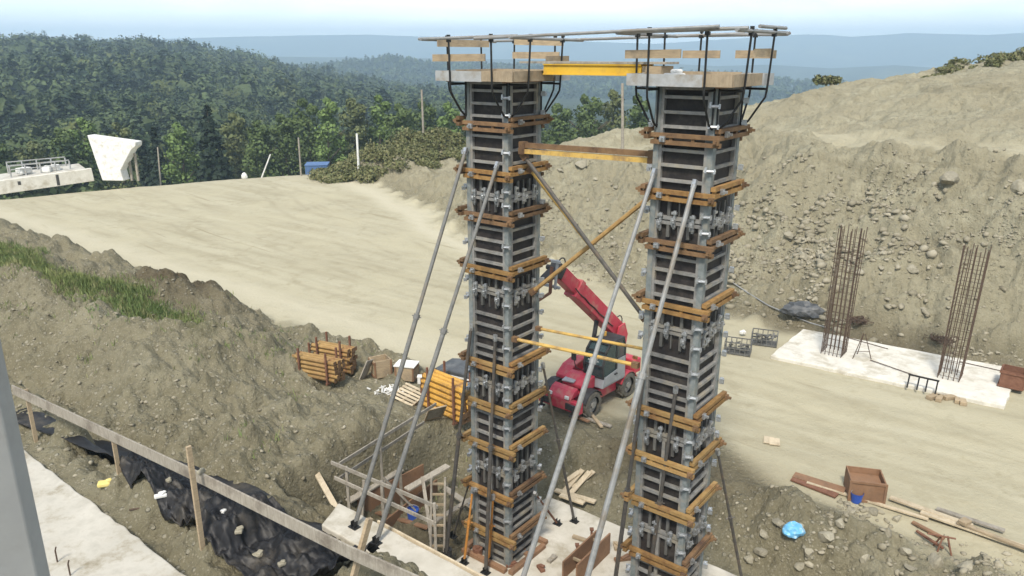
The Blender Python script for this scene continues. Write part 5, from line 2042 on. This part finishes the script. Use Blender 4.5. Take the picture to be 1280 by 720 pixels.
def leaf_quads(centres, size, jitter=.5, out=None, loose=.5):
    """random oriented leaf-clump quads round given centres (n, 3)"""
    n = len(centres)
    nrm = rng.normal(size=(n, 3))
    nrm[:, 2] = np.abs(nrm[:, 2]) * .8 + .2
    if out is not None:
        nrm = out / np.maximum(np.linalg.norm(out, axis=1, keepdims=True), 1e-6) + loose * rng.normal(size=(n, 3))
    nrm /= np.linalg.norm(nrm, axis=1, keepdims=True)
    t1 = np.cross(nrm, rng.normal(size=(n, 3)))
    t1 /= np.maximum(np.linalg.norm(t1, axis=1, keepdims=True), 1e-6)
    t2 = np.cross(nrm, t1)
    s_ = (size * rng.uniform(1 - jitter, 1 + jitter, n))[:, None]
    a_ = rng.uniform(.5, 1, n)[:, None]
    v = np.stack([centres - t1 * s_, centres - t2 * s_ * a_ + nrm * s_ * .25, centres + t1 * s_, centres + t2 * s_ * a_ + nrm * s_ * .2], 1)
    i = np.arange(n) * 4
    return v.reshape(-1, 3), np.stack([i, i + 1, i + 2, i + 3], 1)


def ell_pts(n, c, rad, lump=.25):
    d_ = rng.normal(size=(n, 3))
    d_ /= np.linalg.norm(d_, axis=1, keepdims=True)
    k_ = rng.uniform(.25, 1, n) ** .45
    return np.asarray(c) + d_ * np.asarray(rad) * k_[:, None] * (1 + lump * rng.normal(size=(n, 1)) * .4)


def scrub(name, spots, mat, leaf=.16, per=170):
    C_, O_ = [], []
    for (x_, y_, h_, w_) in spots:
        z_ = ground_z(x_, y_)
        C_.append(ell_pts(per, (x_, y_, z_ + h_ * .4), (w_, w_, h_ * .62), .35))
        O_.append(C_[-1] - np.array((x_, y_, z_ + h_ * .2)))
    v, f = leaf_quads(np.concatenate(C_), leaf, .5, np.concatenate(O_), .6)
    o = np_mesh(name, v, f, [mat])
    o['kind'] = 'stuff'
    return o


sp_ = []
rr_ = random.Random(12)
for i in range(170):
    px = rr_.uniform(395, 600)
    Y = rr_.uniform(64, 80)
    x_ = (px - 640) / F * (Y * cp + 9 * sp)
    g_ = math.exp(-((x_ + 8.5) / 7.5) ** 2)
    sp_.append((x_, Y, rr_.uniform(.5, 1.5) * (.45 + .5 * g_), rr_.uniform(.5, 1.1)))
scrub('ridge_scrub', sp_, M['leaf_scrub'], .10, 330)
sp_ = []
for i in range(70):
    px = rr_.uniform(1165, 1340)
    Y = rr_.uniform(56, 66)
    x_ = (px - 640) / F * (Y * cp)
    sp_.append((x_, Y, rr_.uniform(.2, .6), rr_.uniform(.3, .7)))
scrub('crest_scrub', sp_, M['leaf_scrub'], .08, 160)


# ------------------------------------------------------------------ trees
def trunk_obj(h, r, parent, limbs=5, top=.85, seed=0):
    b = MB()
    rr_ = random.Random(seed)
    pts = [Vector((0, 0, -.3))]
    for i in range(1, 6):
        pts.append(Vector((rr_.uniform(-.02, .02) * h, rr_.uniform(-.02, .02) * h, h * top * i / 5)))
    for i in range(5):
        b.tube(pts[i], pts[i + 1], r * (1 - i / 6), 7, r * (1 - (i + 1) / 6), False)
    for i in range(limbs):
        z = h * rr_.uniform(.3, .7)
        a_ = rr_.uniform(0, 6.28)
        p_ = Vector((0, 0, z))
        q_ = p_ + Vector((math.cos(a_), math.sin(a_), .8)) * h * rr_.uniform(.12, .2)
        b.tube(p_, q_, r * .4, 5, r * .15, False)
    return b.build('trunk', M['bark'], parent)


def broadleaf(loc, h, w, mat, label, seed, group='trees along the platform edge', n=4200, leaf=.21, low=.2):
    t_ = thing('broadleaf_tree', label, 'tree', loc, 0, group)
    trunk_obj(h, h * .018, t_, 6, .85, seed)
    rs = np.random.default_rng(seed)
    C_, O_ = [], []
    nb = 15
    for i in range(nb):
        f = (i + .5) / nb
        z = h * (low + (1 - low) * f)
        env = w * .5 * math.sin(math.pi * min(.97, .18 + .78 * f)) ** .7
        a_ = i * 2.4 + rs.uniform(-.4, .4)
        rr2 = env * rs.uniform(.25, .7)
        sz = env * rs.uniform(.45, .75)
        cc = np.array((math.cos(a_) * rr2, math.sin(a_) * rr2, z))
        C_.append(ell_pts(n // nb, cc, (sz, sz, sz * rs.uniform(.8, 1.2)), .3))
        O_.append(C_[-1] - cc)
    v, f = leaf_quads(np.concatenate(C_), leaf, .5, np.concatenate(O_), .5)
    np_mesh('crown', v, f, [mat], t_)
    return t_


def spruce(loc, h, w, mat, label, seed, group='trees along the platform edge', leaf=.33):
    t_ = thing('spruce_tree', label, 'tree', loc, 0, group)
    trunk_obj(h, h * .016, t_, 0, .97, seed)
    rs = np.random.default_rng(seed)
    P_ = []
    layers = int(h * 2.1)
    for i in range(layers):
        f = i / layers
        z = h * (.08 + .9 * f)
        L_ = w * .5 * (1 - f) ** .85 * rs.uniform(.8, 1.15) + .12
        nbr = max(7, int(20 * (1 - f)) + 5)
        for k_ in range(nbr):
            a_ = rs.uniform(0, 6.28)
            m_ = max(3, int(L_ / .16))
            tt = np.linspace(.1, 1, m_) * rs.uniform(.75, 1.1)
            x_ = np.cos(a_) * L_ * tt
            y_ = np.sin(a_) * L_ * tt
            zz = z - .32 * L_ * tt + .18 * L_ * tt ** 2 + rs.normal(0, .05, m_)
            P_.append(np.stack([x_, y_, zz], 1) + rs.normal(0, .06, (m_, 3)))
    P_ = np.concatenate(P_)
    v, f = leaf_quads(P_, leaf, .5, P_ * np.array([1, 1, 0]) + np.array([0, 0, .8]), .45)
    np_mesh('crown', v, f, [mat], t_)
    return t_


def tree_at(px, ytop, Y, wpx, kind, label, seed, **kw):
    e = at_Y(px, ytop, Y)
    gz = ground_z(e.x, Y, False)
    h = max(3.0, e.z - gz)
    w = wpx * (Y * cp) / F
    loc = (e.x, Y, gz - .2)
    if kind == 'spruce':
        spruce(loc, h, w, M['leaf_dark'], label, seed, **kw)
    else:
        broadleaf(loc, h, w, M[kind], label, seed, **kw)


TREES = [
    (258, 124, 104, 60, 'spruce', 'tall dark spruce standing alone among greener trees right of the white pier head'),
    (190, 152, 108, 34, 'spruce', 'slim dark spruce close to the right of the white pier head'),
    (176, 168, 112, 30, 'spruce', 'small dark spruce directly behind the white pier head'),
    (-8, 172, 104, 60, 'leaf_green', 'green tree cut off by the left edge of the view'),
    (38, 176, 106, 56, 'leaf_olive', 'olive tree behind the white parapet at far left'),
    (74, 160, 110, 50, 'leaf_green', 'rounded green tree behind the right part of the white parapet'),
    (101, 146, 113, 46, 'leaf_bright', 'taller bright green tree just left of the white pier head'),
    (146, 152, 114, 46, 'leaf_olive', 'olive green tree above the top of the white pier head'),
    (221, 152, 108, 46, 'leaf_bright', 'light green tree between the slim and the tall spruce'),
    (292, 140, 112, 46, 'leaf_olive', 'olive tree immediately right of the tall dark spruce'),
    (322, 150, 108, 50, 'leaf_green', 'green tree above the short leaning pole'),
    (352, 142, 111, 46, 'leaf_green', 'dark green tree left of the grey timber pole'),
    (381, 122, 112, 48, 'leaf_green', 'tall broad green tree behind the grey timber pole'),
    (408, 120, 108, 42, 'leaf_bright', 'tall bright green tree above the blue container'),
    (440, 124, 113, 50, 'leaf_olive', 'olive tree behind the pale timber pole'),
    (474, 117, 115, 40, 'leaf_bright', 'pale green pointed tree right of the pale timber pole'),
    (500, 128, 110, 46, 'leaf_green', 'green tree left of the tall ridge pole'),
    (530, 126, 114, 46, 'leaf_green', 'green tree behind the tall ridge pole'),
    (562, 128, 111, 48, 'leaf_bright', 'bright green tree close to the left of the left pier'),
    (592, 134, 112, 44, 'leaf_green', 'green tree mostly hidden behind the top of the left pier'),
    (700, 130, 108, 50, 'leaf_green', 'green tree right of the left pier under the yellow girder'),
    (735, 118, 112, 52, 'leaf_green', 'tall green tree in the middle of the gap between the piers'),
    (768, 112, 115, 48, 'leaf_olive', 'olive tree beside the crest pole between the piers'),
    (800, 118, 110, 46, 'leaf_green', 'green tree close to the left of the right pier'),
]
for i, (px, yt, Y, wpx, kind, lab) in enumerate(TREES):
    tree_at(px, yt, Y, wpx * 1.15, kind, lab, 300 + i)
# shrub on the far crest right of the right pier
q_ = at_Y(1032, 112, 62)
q_.z = ground_z(q_.x, q_.y)
sh = thing('shrub', 'lone dark shrub on the crest right of the right platform', 'shrub', q_)
v, f = leaf_quads(np.concatenate([ell_pts(260, (dx, 0, .5), (.6, .5, .36), .3) for dx in (-.5, .1, .6)]), .11)
np_mesh('foliage', v, f, [M['leaf_scrub']], sh)
MB().tube((0, 0, -.2), (.1, 0, .6), .05, 6, .02).build('stem', M['bark'], sh)


# forest masses
def forest(name, n, p0, p1, r0, r1, quads, leaf, hmin, hmax, conif=.35, cond=None):
    C_, T_, O_, Z_ = [], [], [], []
    p = rng.uniform(p0, p1, n)
    r = np.sqrt(rng.uniform(r0 ** 2, r1 ** 2, n))
    az = np.arctan((p - 640) / 994)
    x_, y_ = r * np.sin(az), r * np.cos(az)
    z_ = terrain(x_, y_, False)[0]
    keepn = np.ones(n, bool) if cond is None else cond(p, r, z_)
    for i in np.nonzero(keepn)[0]:
        h = rng.uniform(hmin, hmax) * (1 + .35 * pn(np.array([x_[i] / 45]), np.array([y_[i] / 45]), 98)[0])
        w = h * rng.uniform(.22, .5)
        con = rng.random() < conif * (1.4 if pn(np.array([x_[i] / 60]), np.array([y_[i] / 60]), 97)[0] > 0 else .5)
        if con:
            f = rng.random(quads) ** 1.4
            a_ = rng.uniform(0, 6.28, quads)
            rad = w * .62 * (1 - f) + .2
            c = np.stack([np.cos(a_) * rad, np.sin(a_) * rad, h * (.12 + .88 * f)], 1)
            tint = np.array([.45, .58, .6]) * rng.uniform(.7, 1.1)
        else:
            c = np.concatenate([ell_pts(quads // 3, (rng.uniform(-.3, .3) * w, rng.uniform(-.3, .3) * w, h * zz), (w * .6, w * .6, h * .22), .3) for zz in (.4, .6, .78)])
            tint = np.array([1.15, 1.12, .9]) * rng.uniform(.75, 1.35) * (np.array([1.25, 1.05, .8]) if rng.random() < .12 else 1)
        nc = 26
        fz = rng.random(nc)
        an_ = rng.uniform(0, 6.28, nc)
        if con:
            rc_ = w * .42 * (1 - fz)
            cz = h * (.1 + .82 * fz)
        else:
            rc_ = w * .42 * np.sqrt(np.clip(1 - (2 * fz - 1) ** 2, 0, 1))
            cz = h * (.34 + .5 * fz)
        core = np.stack([np.cos(an_) * rc_, np.sin(an_) * rc_, cz], 1)
        c = np.concatenate([c, core])
        Z_.append(np.concatenate([np.full(len(c) - nc, leaf), np.full(nc, w * .25)]))
        O_.append(c * np.array([1, 1, .0 if con else .7]) - np.array([0, 0, -w * .5 if con else h * .38]))
        C_.append(c + np.array([x_[i], y_[i], z_[i]]) + rng.normal(0, .02 * h, c.shape))
        T_.append(np.tile(np.append(.75 * tint + .25, 1), (len(c), 1)))
    C_ = np.concatenate(C_)
    T_ = np.repeat(np.concatenate(T_), 4, 0)
    v, f = leaf_quads(C_, np.concatenate(Z_), .5, np.concatenate(O_), .38)
    o = np_mesh(name, v, f, [M['leaf_forest']], attr={'tint': T_})
    o['kind'] = 'stuff'
    return o


forest('forest', 1500, -330, 640, 122, 330, 300, .40, 9, 15)
forest('forest', 4300, -330, 640, 310, 715, 150, .70, 13, 20)
forest('forest', 4200, 200, 1450, 950, 1400, 44, 1.9, 10, 16, .4, lambda p, r, z: rng.random(len(p)) < np.interp(p, [800, 1000, 1450], [1, .35, .25]))
forest('forest', 600, 560, 900, 125, 300, 120, .5, 7, 11)

# ------------------------------------------------------------------ haze, sky, sun
hz = MB().box((0, 0, 30), (11990, 11990, 310)).build('haze', None or M['white'], None)
hz.data.materials.clear()
hm_ = bpy.data.materials.new('pale_air')
hm_.use_nodes = True
nt = hm_.node_tree
nt.nodes.clear()
out = nt.nodes.new('ShaderNodeOutputMaterial')
pv = nt.nodes.new('ShaderNodeVolumePrincipled')
pv.inputs['Color'].default_value = (.56, .75, .92, 1)
pv.inputs['Density'].default_value = 5.0e-4
pv.inputs['Anisotropy'].default_value = 0.0
nt.links.new(pv.outputs[0], out.inputs['Volume'])
hz.data.materials.append(hm_)
hz['kind'] = 'stuff'

SUN_EL, SUN_AZ = R(52), R(194)      # azimuth measured from +Y towards +X
sd = Vector((math.sin(SUN_AZ) * math.cos(SUN_EL), math.cos(SUN_AZ) * math.cos(SUN_EL), math.sin(SUN_EL)))
sun_d = bpy.data.lights.new('sun', 'SUN')
sun_d.energy = 3.3
sun_d.angle = R(10)
sun_d.color = (1.0, .93, .82)
sun = bpy.data.objects.new('sun', sun_d)
col.objects.link(sun)
sun.rotation_euler = sd.to_track_quat('Z', 'Y').to_euler()
sun.location = (0, 0, 150)

w = bpy.data.worlds.new('World')
sc.world = w
w.use_nodes = True
nt = w.node_tree
nt.nodes.clear()
wo = nt.nodes.new('ShaderNodeOutputWorld')
bg = nt.nodes.new('ShaderNodeBackground')
sky = nt.nodes.new('ShaderNodeTexSky')
sky.sky_type = 'NISHITA'
sky.sun_disc = False
sky.sun_elevation = SUN_EL
sky.sun_rotation = SUN_AZ
sky.altitude = 300
sky.air_density = 1.2
sky.dust_density = 3.0
sky.ozone_density = 1.0
# thin high cloud veil
tc = nt.nodes.new('ShaderNodeTexCoord')
mp = nt.nodes.new('ShaderNodeMapping')
mp.inputs['Scale'].default_value = (2.2, 2.2, 16)
nt.links.new(tc.outputs['Generated'], mp.inputs[0])
cn = noise(nt, mp.outputs[0], 1.6, 6, .6, .6)
cl = mixc(nt, ramp(nt, cn, .38, .72), sky.outputs[0], (8.6, 9.0, 9.2))
sx = nt.nodes.new('ShaderNodeSeparateXYZ')
nt.links.new(tc.outputs['Generated'], sx.inputs[0])
hf = nt.nodes.new('ShaderNodeMapRange')
hf.inputs[1].default_value = .0
hf.inputs[2].default_value = .13
hf.inputs[3].default_value = 1
hf.inputs[4].default_value = 0
nt.links.new(sx.outputs[2], hf.inputs[0])
cl = mixc(nt, hf.outputs[0], cl, mixc(nt, ramp(nt, cn, .35, .7), (23, 24.4, 25.0), (28, 28.2, 27.8)))
bg.inputs['Strength'].default_value = .12
nt.links.new(cl, bg.inputs['Color'])
nt.links.new(bg.outputs[0], wo.inputs[0])

# ------------------------------------------------------------------ render settings
sc.view_settings.view_transform = 'Standard'
sc.view_settings.look = 'None'
sc.view_settings.gamma = 1
sc.view_settings.exposure = 0.46
sc.view_settings.use_curve_mapping = False
sc.render.engine = 'CYCLES'
sc.cycles.use_denoising = True
sc.cycles.max_bounces = 6
sc.cycles.diffuse_bounces = 3
sc.cycles.transparent_max_bounces = 8
sc.cycles.volume_bounces = 1
